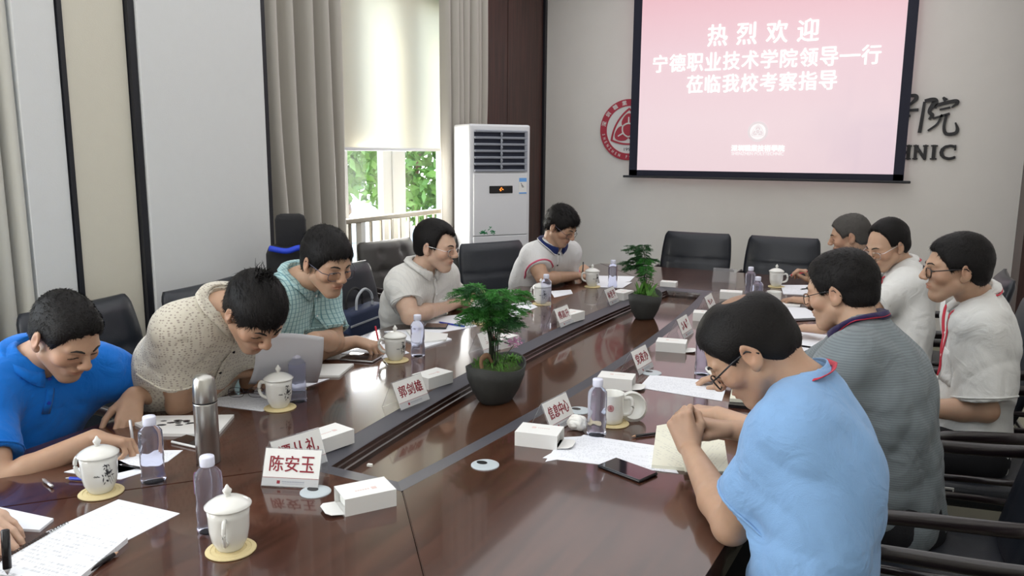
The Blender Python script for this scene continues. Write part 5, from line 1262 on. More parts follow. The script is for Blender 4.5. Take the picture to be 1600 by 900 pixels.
# ------------------------------------------------------------------ things on the table
TZ = 0.75
def make_cup():
    t = empty('tea_cup', (0, 0, 0), 0, 'x', 'cup')
    bm = bmesh.new(); add_lathe(bm, [(.024, 0), (.027, .002), (.029, .006), (.037, .022), (.041, .045), (.042, .075), (.044, .094), (.0425, .094), (.040, .075), (.039, .045), (.034, .022), (.001, .010)], 36, cap=True); bmobj('cup_body', bm, MT['porcelain'], t, True)
    bm = bmesh.new(); add_tube(bm, spline([(.040, 0, .078), (.060, 0, .080), (.068, 0, .060), (.060, 0, .036), (.036, 0, .026)], 6), .0042, 8, flat=1.4); bmobj('handle', bm, MT['porcelain'], t, True)
    ink = bmesh.new(); rr = random.Random(5)
    for k in range(26):     # painted bamboo sprig on the side of the cup
        a = 2.62 + rr.gauss(0, .13); z = .058 + rr.gauss(0, .009); ln = rr.uniform(.006, .013); aa = rr.uniform(-1.2, 1.9); rad = .0424
        pts = []
        for q in (0, .5, 1): ang = a + q * ln * math.cos(aa) / rad; pts.append((rad * math.cos(ang), rad * math.sin(ang), z - q * ln * math.sin(aa)))
        add_tube(ink, pts, [.0006, .0014, .0004], 4)
    for k in range(3): add_tube(ink, [(.0424 * math.cos(2.62 + .25 * q + .1 * k), .0424 * math.sin(2.62 + .25 * q + .1 * k), .062 - .035 * q + .004 * k) for q in (0, .3, .6, 1)], .0004, 4)
    for k in range(5): ang = 1.95 + .06 * k; add_tube(ink, [(.0421 * math.cos(ang), .0421 * math.sin(ang), .052 + .002 * (k % 2)), (.0421 * math.cos(ang + .09), .0421 * math.sin(ang + .09), .050)], .0007, 4)
    bmobj('painted_sprig', ink, MT['ink'], t)
    return t
def add_lid(t, z=.094, parent=None):
    bm = bmesh.new(); add_lathe(bm, [(.0405, z - .006), (.0405, z), (.0475, z + .0005), (.0475, z + .003), (.040, z + .009), (.028, z + .016), (.012, z + .021), (.001, z + .022)], 36, cap=False); l_ = bmobj('lid', bm, MT['porcelain'], t, True)
    bm = bmesh.new(); add_lathe(bm, [(.007, z + .020), (.0055, z + .025), (.009, z + .031), (.0095, z + .035), (.005, z + .040), (.002, z + .046), (.0005, z + .047)], 16, cap=False); bmobj('knob', bm, MT['porcelain'], l_, True)
    return l_
cup0 = make_cup(); add_lid(cup0); cup1 = None
GC = 'white porcelain tea cups'
CUPS = [((158, 769), 195, 'lidded white tea cup with black bamboo sprig, before the man in the blue polo'), ((360, 858), -52, 'nearest lidded white tea cup, handle turned to the viewer, beside the bottle with pink label'),
        ((437, 637), 200, 'lidded white tea cup in front of the man in the beige dotted shirt'), ((618, 563), 200, 'lidded white tea cup in front of the man with the red pencil'),
        ((752, 505), 170, 'lidded white tea cup half hidden behind the near fern'), ((845, 475), 170, 'lidded white tea cup just right of the near fern, beside a bottle'),
        ((925, 448), 185, 'lidded white tea cup in front of the man with the navy collar'), ((1212, 448), 10, 'lidded white tea cup farthest on the right side of the table')]
first = True; coaster0 = None
def coaster(p, label, s=1.0):
    global coaster0
    if coaster0 is None:
        bm = bmesh.new(); add_lathe(bm, [(.050, 0), (.052, .002), (.050, .004), (.001, .004)], 36); o = bmobj('coaster', bm, MT['coaster'], None, True); coaster0 = o
        bm = bmesh.new()
        for r_ in (.012, .022, .032, .042): add_tube(bm, [(r_ * math.cos(k * PI / 12), r_ * math.sin(k * PI / 12), .0040) for k in range(24)], .0008, 4, closed=True)
        bmobj('woven_ring', bm, MT['coaster'], o)
    else: o = tree_copy(coaster0)
    o.location = (p[0], p[1], TZ); tag(o, label, 'coaster', 'round straw coasters under the cups'); return o
for (px, a, lab) in CUPS:
    o = cup0 if first else tree_copy(cup0); first = False
    p = T(*px); o.location = (p[0], p[1], TZ + .004); o.rotation_euler = (0, 0, math.radians(a)); tag(o, lab, 'cup', GC)
    coaster(p + V((.004, -.002, 0)), 'round straw coaster under the ' + ' '.join(lab.split(',')[0].replace('lidded white ', '').split()[:11]))
# the open mugs on the right-hand side
def open_mug(px, label, a, crest=True):
    t = empty('mug', (*T(*px)[:2], TZ + .004), math.radians(a), label, 'cup', GC)
    bm = bmesh.new(); add_lathe(bm, [(.030, 0), (.036, .004), (.037, .02), (.038, .090), (.0395, .094), (.036, .092), (.034, .02), (.001, .008)], 36); bmobj('cup_body', bm, MT['porcelain'], t, True)
    bm = bmesh.new(); add_tube(bm, spline([(.037, 0, .078), (.058, 0, .078), (.064, 0, .055), (.056, 0, .030), (.036, 0, .024)], 6), .0042, 8, flat=1.4); bmobj('handle', bm, MT['porcelain'], t, True)
    return t
mug = open_mug((955, 661), 'open white mug with a small red crest, lid leaning against it', 20)
bm = bmesh.new()
R_ = .0385
ca = math.radians(-75 - 20)
for k in range(3): add_tube(bm, [(R_ * math.cos(ca + .24 * (1 - .42 * k) * math.cos(q)), R_ * math.sin(ca + .24 * (1 - .42 * k) * math.cos(q)), .055 + .0095 * (1 - .42 * k) * math.sin(q)) for q in np.linspace(0, 2 * PI, 18)[:-1]], .0009, 5, closed=True)
for q0 in (PI / 2, PI / 2 + 2.09, PI / 2 + 4.19): add_tube(bm, [(R_ * math.cos(ca), R_ * math.sin(ca), .055), (R_ * math.cos(ca + .12 * math.cos(q0)), R_ * math.sin(ca + .12 * math.cos(q0)), .055 + .005 * math.sin(q0))], .0010, 4)
bmobj('red_crest', bm, MT['emblem_red'], mug); coaster(T(957, 662), 'round straw coaster under the open mug with the red crest')
mug2 = open_mug((1208, 483), 'open white mug standing in front of the farthest lidded cup, right side', 160)
coaster(T(1208, 484), 'round straw coaster under the open mug on the far right')
def loose_lid(name, loc, rot, label):
    t = empty(name, loc, 0, label, 'lid'); t.rotation_euler = rot
    bm = bmesh.new(); add_lathe(bm, [(.041, .000), (.041, .006), (.049, .0065), (.049, .010), (.040, .016), (.028, .022), (.012, .026), (.001, .027)], 36, cap=False); add_lathe(bm, [(.001, .022), (.028, .018), (.039, .010), (.041, .000)], 36, cap=False); bmobj('lid_disc', bm, MT['porcelain'], t, True)
    bm = bmesh.new(); add_lathe(bm, [(.007, .024), (.0055, .03), (.0095, .037), (.005, .044), (.0005, .048)], 16, cap=False); bmobj('knob', bm, MT['porcelain'], t, True)
p = T(984, 655); loose_lid('cup_lid', (p[0] + .012, p[1] - .005, TZ + .046), (math.radians(-64), math.radians(196), math.radians(35)), 'white porcelain lid leaning on the open mug with the red crest')
p = T(1122, 592); loose_lid('cup_lid', (p[0], p[1], TZ + .030), (math.radians(180), math.radians(20), 0), 'white porcelain lid lying upside down behind the head of the light blue shirt')

# water bottles
def make_bottle():
    t = empty('water_bottle', (0, 0, 0), 0, 'x', 'bottle')
    def md(a, z):
        f = 1.0
        if z < .082 and z > .012: f -= .07 * abs(math.sin(3 * a + (z * 55)))
        elif .082 <= z < .130: f -= .035 * abs(math.sin(3 * a))
        return f
    prof = [(.020, .0), (.0285, .002), (.0300, .008), (.0300, .014)] + [(.0292, z) for z in np.linspace(.02, .08, 10)] + [(.0295, .09), (.0295, .12), (.0280, .133), (.0210, .142), (.0145, .147), (.0135, .152)]
    bm = bmesh.new(); add_lathe(bm, prof, 30, mod=md, cap=True); bmobj('bottle_body', bm, MT['bottle'], t, True)
    bm = bmesh.new(); add_lathe(bm, [(.0150, .1505), (.0156, .152), (.0156, .170), (.0145, .1725), (.001, .1725)], 30, mod=lambda a, z: 1 + .015 * math.cos(15 * a)); bmobj('cap', bm, MT['cap'], t, True)
    return t
GB = 'small clear blue water bottles'
BOT = [((240, 752), 'clear water bottle right of the lidded cup, before the man in the blue polo'), ((330, 828), 'clear water bottle with pink oval label, between thermos and nearest cup'),
       ((466, 627), 'clear water bottle before the raised paper of the beige shirt'), ((653, 556), 'clear water bottle right of the cup before the red pencil'),
       ((853, 477), 'clear water bottle right of the near fern, against the white polo man'), ((957, 449), 'clear water bottle standing on papers before the man with the navy collar'),
       ((932, 679), 'clear water bottle beside the open mug and the crumpled tissue'), ((1097, 585), 'clear water bottle behind the head of the man in light blue'),
       ((1171, 462), 'taller-looking rear one of the two far right water bottles'), ((1182, 481), 'front one of the two far right water bottles, beside the open mug')]
bot0 = make_bottle()
for i, (px, lab) in enumerate(BOT):
    o = bot0 if i == 0 else tree_copy(bot0); p = T(*px); o.location = (p[0], p[1], TZ); o.rotation_euler = (0, 0, i * .7); tag(o, lab, 'bottle', GB)
    if i == 1:
        bm = bmesh.new(); ca = -2.75 - .7
        gr = [[bm.verts.new(((.0300) * math.cos(ca + u * .55 * math.sqrt(max(1 - v * v, 0))), .0300 * math.sin(ca + u * .55 * math.sqrt(max(1 - v * v, 0))), .108 + v * .026)) for u in np.linspace(-1, 1, 9)] for v in np.linspace(-.98, .98, 11)]
        for a, b_ in zip(gr, gr[1:]):
            for k in range(8): bm.faces.new((a[k], a[k + 1], b_[k + 1], b_[k]))
        bmobj('oval_label', bm, mat('pink_label', (.55, .25, .50), .4), o)
# steel thermos
t = empty('thermos_flask', (*T(326, 722)[:2], TZ), 0, 'tall brushed steel thermos flask standing between the two near bottles', 'flask')
bm = bmesh.new(); add_lathe(bm, [(.029, 0), (.031, .002), (.031, .165), (.0305, .170)], 36); bmobj('flask_body', bm, MT['steel'], t, True)
bm = bmesh.new(); add_lathe(bm, [(.0305, .171), (.031, .172), (.0300, .205), (.0270, .232), (.0200, .243), (.0020, .246)], 36); bmobj('flask_cup', bm, MT['steel'], t, True)
bm = bmesh.new(); add_lathe(bm, [(.0313, .169), (.0313, .1725)], 36); bmobj('joint_ring', bm, MT['black_plastic'], t)

# name plates
def plate(px, text, ang, label, L_=.150, hh=.088, card=True, back=False, z=TZ):
    """acrylic tent; ridge along local x, the card faces local -y"""
    p = T(*px); t = empty('name_plate', (p[0], p[1], z), math.radians(ang), label, 'name plate', 'acrylic name plates along the table')
    w = .040; th_ = .0018; sl = math.hypot(w, hh); an = math.atan2(w, hh)
    for s, nm in ((-1, 'front_panel'), (1, 'rear_panel')):
        bm = bmesh.new(); add_box(bm, (0, s * w / 2, hh / 2), (L_, th_, sl), 0, Matrix.Rotation(s * an, 3, 'X')); bmobj(nm, bm, MT['acrylic'], t)
    if not card: return t
    yd = nrm((0, w, hh)); nn = V((0, -hh, w)) / sl; X_ = V((1, 0, 0)); O = V((0, -w / 2, hh / 2)) + nn * .002
    bm = bmesh.new(); add_box(bm, O, (L_ * .97, .0010, sl * .95), 0, Matrix.Rotation(-an, 3, 'X')); cd = bmobj('name_card', bm, MT['card'], t)
    bm = bmesh.new(); add_box(bm, O - yd * sl * .37 + nn * .0008, (L_ * .97, .0006, sl * .20), 0, Matrix.Rotation(-an, 3, 'X')); bd = bmobj('card_band', bm, MT['card_grey'], cd)
    bm = bmesh.new(); add_box(bm, O - yd * sl * .26 + nn * .0010, (L_ * .97, .0004, .0012), 0, Matrix.Rotation(-an, 3, 'X')); add_box(bm, O - yd * sl * .37 - X_ * L_ * .2 + nn * .0012, (.008, .0004, .008), 0, Matrix.Rotation(-an, 3, 'X')); bmobj('red_print', bm, MT['red_ink'], cd)
    bm = bmesh.new(); rr = random.Random(2)
    for k in range(14): add_box(bm, O - yd * sl * .355 + X_ * (-L_ * .13 + k * .0042) + nn * .0012, (.0028, .0004, .0035), 0, Matrix.Rotation(-an, 3, 'X'))
    for k in range(24): add_box(bm, O - yd * sl * .405 + X_ * (-L_ * .13 + k * .0024) + nn * .0012, (.0016, .0004, .0014), 0, Matrix.Rotation(-an, 3, 'X'))
    bmobj('small_print', bm, MT['ac_grey'], cd)
    if text:
        k = len(text); st = L_ * .80 / k if k > 2 else L_ * .3
        for i, ch in enumerate(text): textobj('name_character', ch, .04, MT['red_ink'], O + yd * sl * .10 + X_ * (i - (k - 1) / 2) * st + nn * .0012, X_, yd, cd, .0003, .0005, height=sl * .40, width=min(st * .88, sl * .40))
    else:
        bm = bmesh.new(); rr = random.Random(int(px[0]))
        for i in range(3):
            for q in range(7): add_box(bm, O + yd * (sl * .10 + rr.uniform(-.014, .014)) + X_ * ((i - 1) * .032 + rr.uniform(-.009, .009)) + nn * .0012, (rr.choice([.012, .0012, .009]), .0004, rr.choice([.0012, .014, .0012])), 0, Matrix.Rotation(-an, 3, 'X'))
        bmobj('card_strokes', bm, MT['red_ink'], cd)
    return t
# left side and right side plates: card towards the window-less side (+x), ridge along the table
plate((462, 752), '陈安玉', 21, 'name plate nearest the viewer reading 陈安玉, turned to the near end')
plate((462, 728), '谭从礼', 74, 'name plate standing right behind the nearest one, card partly covered')
plate((635, 630), '郭剑雄', 84, 'name plate reading 郭剑雄, left of the near fern')
plate((760, 548), '', 86, 'name plate hidden behind the stems of the near fern')
plate((875, 507), '傅高升', 88, 'name plate on the left side just right of the near fern')
plate((950, 474), '林世平', 90, 'name plate on the left side between cup and far fern')
plate((864, 664), '信息中心', 84, 'name plate reading 信息中心 on the right-hand side of the table')
plate((995, 578), '党政办', 86, 'name plate reading 党政办, second from near on the right side')
plate((1063, 524), '', 88, 'name plate third from near on the right side')
plate((1104, 486), '', 90, 'name plate fourth from near on the right side, beside the bald crown')
plate((1132, 440), '', 4, 'clear empty acrylic name plate at the far end of the table', card=False)

# pocket tissue cartons
def tissue_box(px, ang, label, dims=(.085, .125, .042), z=TZ, flap=1):
    t = empty('tissue_box', (*T(*px)[:2], z), math.radians(ang), label, 'tissue box', 'white card tissue boxes'); dx, dy, dz = dims
    bm = bmesh.new(); w = .0012
    for (c, s) in [((0, 0, dz - w / 2), (dx, dy, w)), ((0, 0, w / 2), (dx, dy, w)), ((dx / 2 - w / 2, 0, dz / 2), (w, dy, dz - 2 * w)), ((-dx / 2 + w / 2, 0, dz / 2), (w, dy, dz - 2 * w)), ((0, dy / 2 - w / 2, dz / 2), (dx - 2 * w, w, dz - 2 * w))]: add_box(bm, c, s)
    if not flap: add_box(bm, (0, -dy / 2 + w / 2, dz / 2), (dx - 2 * w, w, dz - 2 * w))
    bmobj('carton', bm, MT['card'], t)
    bm = bmesh.new(); add_box(bm, (0, .004, dz / 2 - .002), (dx * .90, dy * .88, dz * .72), .004); bmobj('tissues', bm, MT['tissue'], t)
    if flap:
        bm = bmesh.new(); pts = [(-dx * .46, 0), (dx * .46, 0), (dx * .42, -.030), (dx * .25, -.040), (-dx * .25, -.040), (-dx * .42, -.030)]; fs = add_poly(bm, [(a, b_) for a, b_ in pts], 0, .0012)
        for v in bm.verts: v.co = Vector((v.co.x, -dy / 2 + v.co.y, .004 + v.co.z + max(0, -.10 * v.co.y)))
        bmobj('flap', bm, MT['card'], t)
    bm = bmesh.new(); add_box(bm, (dx * .1, dy * .15, dz + .0003), (.012, .012, .0004))
    for k in range(6): add_box(bm, (dx * .1, dy * .15 - .014 - k * .006, dz + .0003), (.004, .004, .0004))
    bmobj('red_print', bm, mat_pr, t); return t
mat_pr = mat('faint_red_print', (.72, .55, .52), .6)
tissue_box((571, 788), -34, 'opened white tissue box nearest the viewer, at the table seam', flap=1)
tissue_box((512, 696), -12, 'white tissue box behind the two near name plates', flap=0)
tissue_box((676, 600), -12, 'white tissue box right of the name plate reading 郭剑雄', flap=0)
tissue_box((785, 540), -12, 'white tissue box behind the near fern', flap=0)
tissue_box((892, 500), -10, 'white tissue box on the left side between the two ferns', flap=0)
tissue_box((972, 466), -8, 'white tissue box just left of the far fern', flap=0)
tissue_box((843, 692), 100, 'opened white tissue box at the papers near the phone, right side')
tissue_box((963, 604), 100, 'opened white tissue box in front of the name plate reading 党政办')
tissue_box((1049, 547), 100, 'opened white tissue box third from near on the right side')
tissue_box((1103, 500), 100, 'opened white tissue box touching the outline of the thinning crown')
tissue_box((1142, 466), 100, 'opened white tissue box at the far right side of the table')
tissue_box((1045, 447), 95, 'rolled white tissue pack at the far end behind the far fern', (.07, .10, .03), flap=0)
# crumpled tissue
bm = bmesh.new(); bmesh.ops.create_icosphere(bm, subdivisions=4, radius=.027); rr = random.Random(8)
ph = [V((rr.gauss(0, 1), rr.gauss(0, 1), rr.gauss(0, 1))) * 90 for _ in range(6)]
for v in bm.verts:
    q = V(v.co); f = 1 + .30 * sum(abs(math.sin(p_ @ q + i)) for i, p_ in enumerate(ph)) / 3 - .45 + (.5 * max(0, nrm(q)[2] - .6)); v.co = Vector(q * f * V((1.25, 1, .85)))
zm = min(v.co.z for v in bm.verts)
for v in bm.verts: v.co.z -= zm
o = bmobj('crumpled_tissue', bm, MT['tissue'], None, False); o.location = (*T(902, 672)[:2], TZ); tag(o, 'crumpled white tissue between tissue box and water bottle', 'tissue')
bm = bmesh.new(); add_poly(bm, [(0, 0), (.018, .004), (.022, .016), (.006, .018)], 0, .002); o = bmobj('paper_scrap', bm, MT['tissue'], None); o.location = (*T(1066, 462, .70)[:2], .7005); tag(o, 'small white paper scrap lying in the sunken centre at the far end', 'scrap')
bm = bmesh.new(); add_poly(bm, [(0, 0), (.014, .004), (.012, .012), (-.002, .01)], 0, .006); o = bmobj('paper_scrap', bm, MT['tissue'], None); o.location = (*T(573, 730, .72)[:2], .722); o['kind'] = 'thing'; del o['kind']; tag(o, 'tiny white scrap on the inner rim near the nearest tissue box', 'scrap')

# sheets of paper and notebooks, laid by their four corners in the photo
ZL = {}
def sheet(name, corners, label, cat, m, h=.0012, z=TZ, group=None, round_=False, parts=None):
    P4 = [T(*c, z)[:2] for c in corners]; c = sum(P4) / 4; ex = P4[1] - P4[0]; ang = math.atan2(ex[1], ex[0]); R2 = np.array([[math.cos(-ang), -math.sin(-ang)], [math.sin(-ang), math.cos(-ang)]])
    loc = [R2 @ (p_ - c) for p_ in P4]; bm = bmesh.new(); add_poly(bm, loc if np.cross(loc[1] - loc[0], loc[2] - loc[1]) > 0 else loc[::-1], 0, h)
    o = bmobj(name, bm, m, None); o.location = (c[0], c[1], z + .0003); o.rotation_euler = (0, 0, ang); tag(o, label, cat, group); return o, loc
sheet('paper', [(185, 781), (281, 803), (158, 866), (72, 832)], 'printed white sheet lying beside the spiral notebook, bottom left', 'paper', MT['paper'])
sheet('paper', [(0, 796), (84, 814), (62, 832), (-30, 826)], 'white sheet at the left frame edge behind the writing hands', 'paper', MT['plain'], .006)
sheet('paper', [(178, 705), (286, 704), (262, 722), (150, 748)], 'white sheet the man in the blue polo writes on', 'paper', MT['paper'])
sheet('paper', [(100, 738), (178, 716), (226, 738), (188, 750)], 'white sheet under the cup before the man in the blue polo', 'paper', MT['plain'])
nb, loc = sheet('notebook', [(190, 655), (366, 652), (340, 683), (246, 682)], 'white notebook with dark blotched cover print, by the thermos', 'notebook', MT['card'], .009)
bm = bmesh.new(); rr = random.Random(3)
for k in range(16): add_lathe(bm, [(rr.uniform(.006, .012), .0092), (.001, .0096)], 8, (rr.uniform(-.07, .03), rr.uniform(-.01, .04), 0), 1.3, .7)
bmobj('cover_print', bm, MT['ink'], nb)
sheet('paper', [(290, 628), (415, 612), (447, 632), (410, 643)], 'white sheet under the folded spectacles, before the beige shirt', 'paper', MT['paper'])
sheet('paper', [(400, 600), (515, 592), (460, 612), (395, 622)], 'lilac-white sheet lying under the raised page', 'paper', MT['plain'], z=TZ + .001)
sheet('notebook', [(495, 572), (553, 571), (530, 590), (494, 590)], 'small white notebook between the raised page and the phone', 'notebook', MT['card'], .008)
sheet('paper', [(525, 552), (612, 536), (640, 552), (600, 560)], 'white sheet under the hand with the red pencil', 'paper', MT['plain'])
sheet('paper', [(600, 520), (660, 515), (706, 532), (665, 545)], 'open white notebook behind the cup with sprig, before the checked shirt', 'notebook', MT['plain'], .007)
sheet('notebook', [(635, 518), (700, 524), (697, 533), (650, 538)], 'thin white notebook to the right of the bottle before the checked shirt', 'notebook', MT['card'], .008, z=TZ + .007)
sheet('paper', [(640, 500), (735, 490), (745, 510), (678, 522)], 'white sheets under the blue pen before the receding white shirt man', 'paper', MT['plain'])
sheet('paper', [(780, 480), (825, 470), (840, 480), (800, 496)], 'white sheet half hidden behind the near fern', 'paper', MT['plain'])
sheet('paper', [(860, 455), (892, 453), (895, 459), (866, 465)], 'white sheet lying between the near fern and the navy collar man', 'paper', MT['plain'])
sheet('paper', [(935, 431), (992, 432), (984, 440), (938, 447)], 'upper white sheet under the bottle before the navy collar man', 'paper', MT['plain'])
sheet('paper', [(930, 443), (988, 441), (973, 450), (930, 449)], 'lower white sheet under the bottle before the navy collar man', 'paper', MT['plain'], z=TZ + .0015)
sheet('paper', [(912, 680), (1032, 698), (1060, 740), (848, 716)], 'printed white pages under the phone before the light blue shirt', 'paper', MT['paper'])
sheet('paper', [(878, 684), (916, 682), (905, 712), (852, 722)], 'white page sticking out under the printed pages near the tissue box', 'paper', MT['plain'], z=TZ - .0003)
sheet('paper', [(1016, 586), (1137, 598), (1128, 627), (998, 606)], 'printed white sheet lying across the reddish table, right side', 'paper', MT['paper'])
nb2, loc = sheet('notebook', [(1026, 670), (1060, 664), (1140, 742), (1018, 732)], 'open cream lined notebook under the hands of the light blue shirt', 'notebook', MT['cream'], .010)
sheet('notebook_page', [(1060, 676), (1132, 690), (1139, 738), (1070, 738)], 'right-hand cream page of the open lined notebook', 'notebook', MT['cream'], .003, z=TZ + .0105)
nb3, _ = sheet('notebook', [(1144, 608), (1240, 618), (1240, 634), (1140, 628)], 'cream notebook on a dark folder beneath the chin of light blue shirt', 'notebook', MT['cream'], .012, z=TZ + .012)
sheet('folder', [(1142, 612), (1236, 624), (1232, 646), (1138, 637)], 'dark folder lying under the cream notebook', 'folder', MT['black_plastic'], .011)
sheet('paper', [(1230, 517), (1303, 525), (1290, 548), (1222, 538)], 'white sheet behind the near man, before the grey knit shirt', 'paper', MT['plain'])
sheet('paper', [(1226, 536), (1290, 545), (1270, 570), (1220, 562)], 'ruled white sheet in front of the grey knit shirt', 'paper', MT['paper'])
fo, _ = sheet('folder', [(1208, 482), (1262, 484), (1292, 500), (1236, 503)], 'open black folder holding white pages, far right side', 'folder', MT['black_plastic'], .004)
sheet('paper', [(1212, 480), (1258, 482), (1286, 497), (1238, 499)], 'white pages inside the open black folder', 'paper', MT['plain'], .004, z=TZ + .005)
sheet('notebook', [(1216, 472), (1252, 472), (1250, 480), (1214, 480)], 'small thick white pad lying on the black folder', 'notebook', MT['card'], .010, z=TZ + .0095)
sheet('paper', [(1220, 446), (1275, 446), (1280, 462), (1224, 460)], 'white sheets before the grey-haired man at the far right', 'paper', MT['paper'], .003)
# spiral notebook at the bottom left
sn, loc = sheet('spiral_notebook', [(106, 826), (200, 848), (120, 915), (-30, 905)], 'open spiral notebook with handwriting at the bottom left corner', 'notebook', MT['handwriting'], .012)
L4 = loc; a_ = V((*L4[3], .013)); b_ = V((*L4[0], .013)); bm = bmesh.new()
for k in range(30):
    c = a_ + (b_ - a_) * (k + .5) / 30; add_tube(bm, [c + V((math.cos(q) * .0005, math.cos(q) * .005, math.sin(q) * .005)) for q in np.linspace(0, 2 * PI, 9)[:-1]], .0010, 4, closed=True)
bmobj('spiral_binding', bm, MT['black_plastic'], sn)
pen('black pen lying along the lower edge of the spiral notebook', T(185, 862, .756), T(118, 905, .756), MT['black_plastic'], .0045, tipm=MT['wood_pencil'])
pen('blue pen lying behind the cup before the man in the blue polo', T(102, 747, .756), T(165, 751, .756), MT['blue_pen'], .0042)
pen('short grey pen lying left of the blue pen near the forearm', T(66, 748, .756), T(82, 760, .756), MT['silver'], .0040, tipm=MT['silver'])
pen('dark pen lying on the sheet before the man in the blue polo', T(186, 726, .757), T(218, 731, .757), MT['black_plastic'], .0035)
pen('blue pen lying on white sheets before the receding white shirt man', T(684, 503, .757), T(726, 510, .757), MT['blue_pen'], .0040)
pen('black pencil with pink end lying by the open cream notebook', T(987, 682, .755), T(1026, 677, .755), MT['black_plastic'], .0042, tipm=MT['wood_pencil'])
pen('dark pen lying on the sheets far right by the red pen hand', T(1250, 452, .757), T(1268, 450, .757), MT['black_plastic'], .0035)

def phone(corners, label, body=MT['black_plastic'], z=TZ):
    P4 = [T(*c, z)[:2] for c in corners]; c = sum(P4) / 4; e1 = (P4[1] - P4[0] + P4[2] - P4[3]) / 2; e2 = (P4[3] - P4[0] + P4[2] - P4[1]) / 2; w, h_ = np.linalg.norm(e1), np.linalg.norm(e2)
    t = empty('smartphone', (c[0], c[1], z), math.atan2(e1[1], e1[0]), label, 'phone')
    bm = bmesh.new(); add_box(bm, (0, 0, .0045), (w, h_, .008), .0035); bmobj('phone_body', bm, body, t, True)
    bm = bmesh.new(); add_box(bm, (0, 0, .0089), (w - .006, h_ - .006, .0012), .0004); bmobj('phone_screen', bm, MT['screen_glass'], t)
phone([(957, 717), (1024, 742), (1004, 757), (938, 733)], 'black smartphone lying on the printed pages before the light blue shirt')
phone([(545, 553), (596, 557), (586, 568), (533, 564)], 'smartphone with silver edge before the man with the red pencil', MT['silver'])
phone([(290, 683), (335, 692), (308, 703), (268, 693)], 'white-edged smartphone beside the steel thermos', MT['card'])
phone([(668, 508), (700, 508), (698, 515), (660, 514)], 'dark smartphone lying on sheets before the receding white shirt man', z=TZ + .0018)

# the sheet held up by the man in the beige shirt
a = T(398, 598, .78); b_ = T(505, 592, .77); up_ = V((0.05, 0.10, 0.17)); bm = bmesh.new(); n1 = 14; G_ = []
A0, B0 = T(388, 600, .78), T(496, 598, .762); A1, B1 = J(398, 524, 2.50), J(506, 527, 2.62)
for j in range(n1):
    v = j / (n1 - 1); row = []
    for i in range(n1):
        u = i / (n1 - 1); p_ = (A0 * (1 - u) + B0 * u) * (1 - v) + (A1 * (1 - u) + B1 * u) * v; p_ = p_ + V((.035 * math.sin(PI * v) * (1 - .3 * u), -.02 * math.sin(PI * v), .010 * math.sin(PI * u) * v)); row.append(bm.verts.new(p_))
    G_.append(row)
for A, B in zip(G_, G_[1:]):
    for i in range(n1 - 1): bm.faces.new((A[i], A[i + 1], B[i + 1], B[i]))
o = bmobj('paper', bm, MT['plain'], None, True); so_ = o.modifiers.new('s', 'SOLIDIFY'); so_.thickness = .0008; tag(o, 'white page raised and curving in the hands of the beige shirt man', 'paper')
# folded spectacles on the sheet
sp_ = empty('folded_spectacles', (*T(385, 622)[:2], TZ + .002), math.radians(28), 'folded thin-rimmed spectacles lying on the sheet before the beige shirt', 'glasses')
bm = bmesh.new()
for s in (1, -1): add_tube(bm, [(s * .034 + .026 * math.copysign(abs(math.cos(q)) ** .6, math.cos(q)), -.01 * 0, .018 + .0165 * math.copysign(abs(math.sin(q)) ** .6, math.sin(q))) for q in np.linspace(0, 2 * PI, 25)[:-1]], .0010, 5, closed=True)
add_tube(bm, [(-.009, 0, .02), (0, .003, .024), (.009, 0, .02)], .0010, 5); bmobj('rim', bm, MT['spectacle'], sp_)
for s in (1, -1):
    bm = bmesh.new(); add_tube(bm, [(s * .060, 0, .022), (s * .050, .012, .018), (-s * .030, .02 + .008 * s, .010), (-s * .055, .022 + .008 * s, .002)], .0012, 5); bmobj('temple_arm', bm, MT['spectacle'], sp_)
# cable in front of the checked shirt's cup
bm = bmesh.new(); add_tube(bm, spline([T(590, 552, .757), T(598, 560, .757), T(606, 570, .753)], 6), .0012, 5); o = bmobj('earphone_cable', bm, MT['card'], None, True); tag(o, 'thin white cable curving from the sheet to the cup with sprig', 'cable')

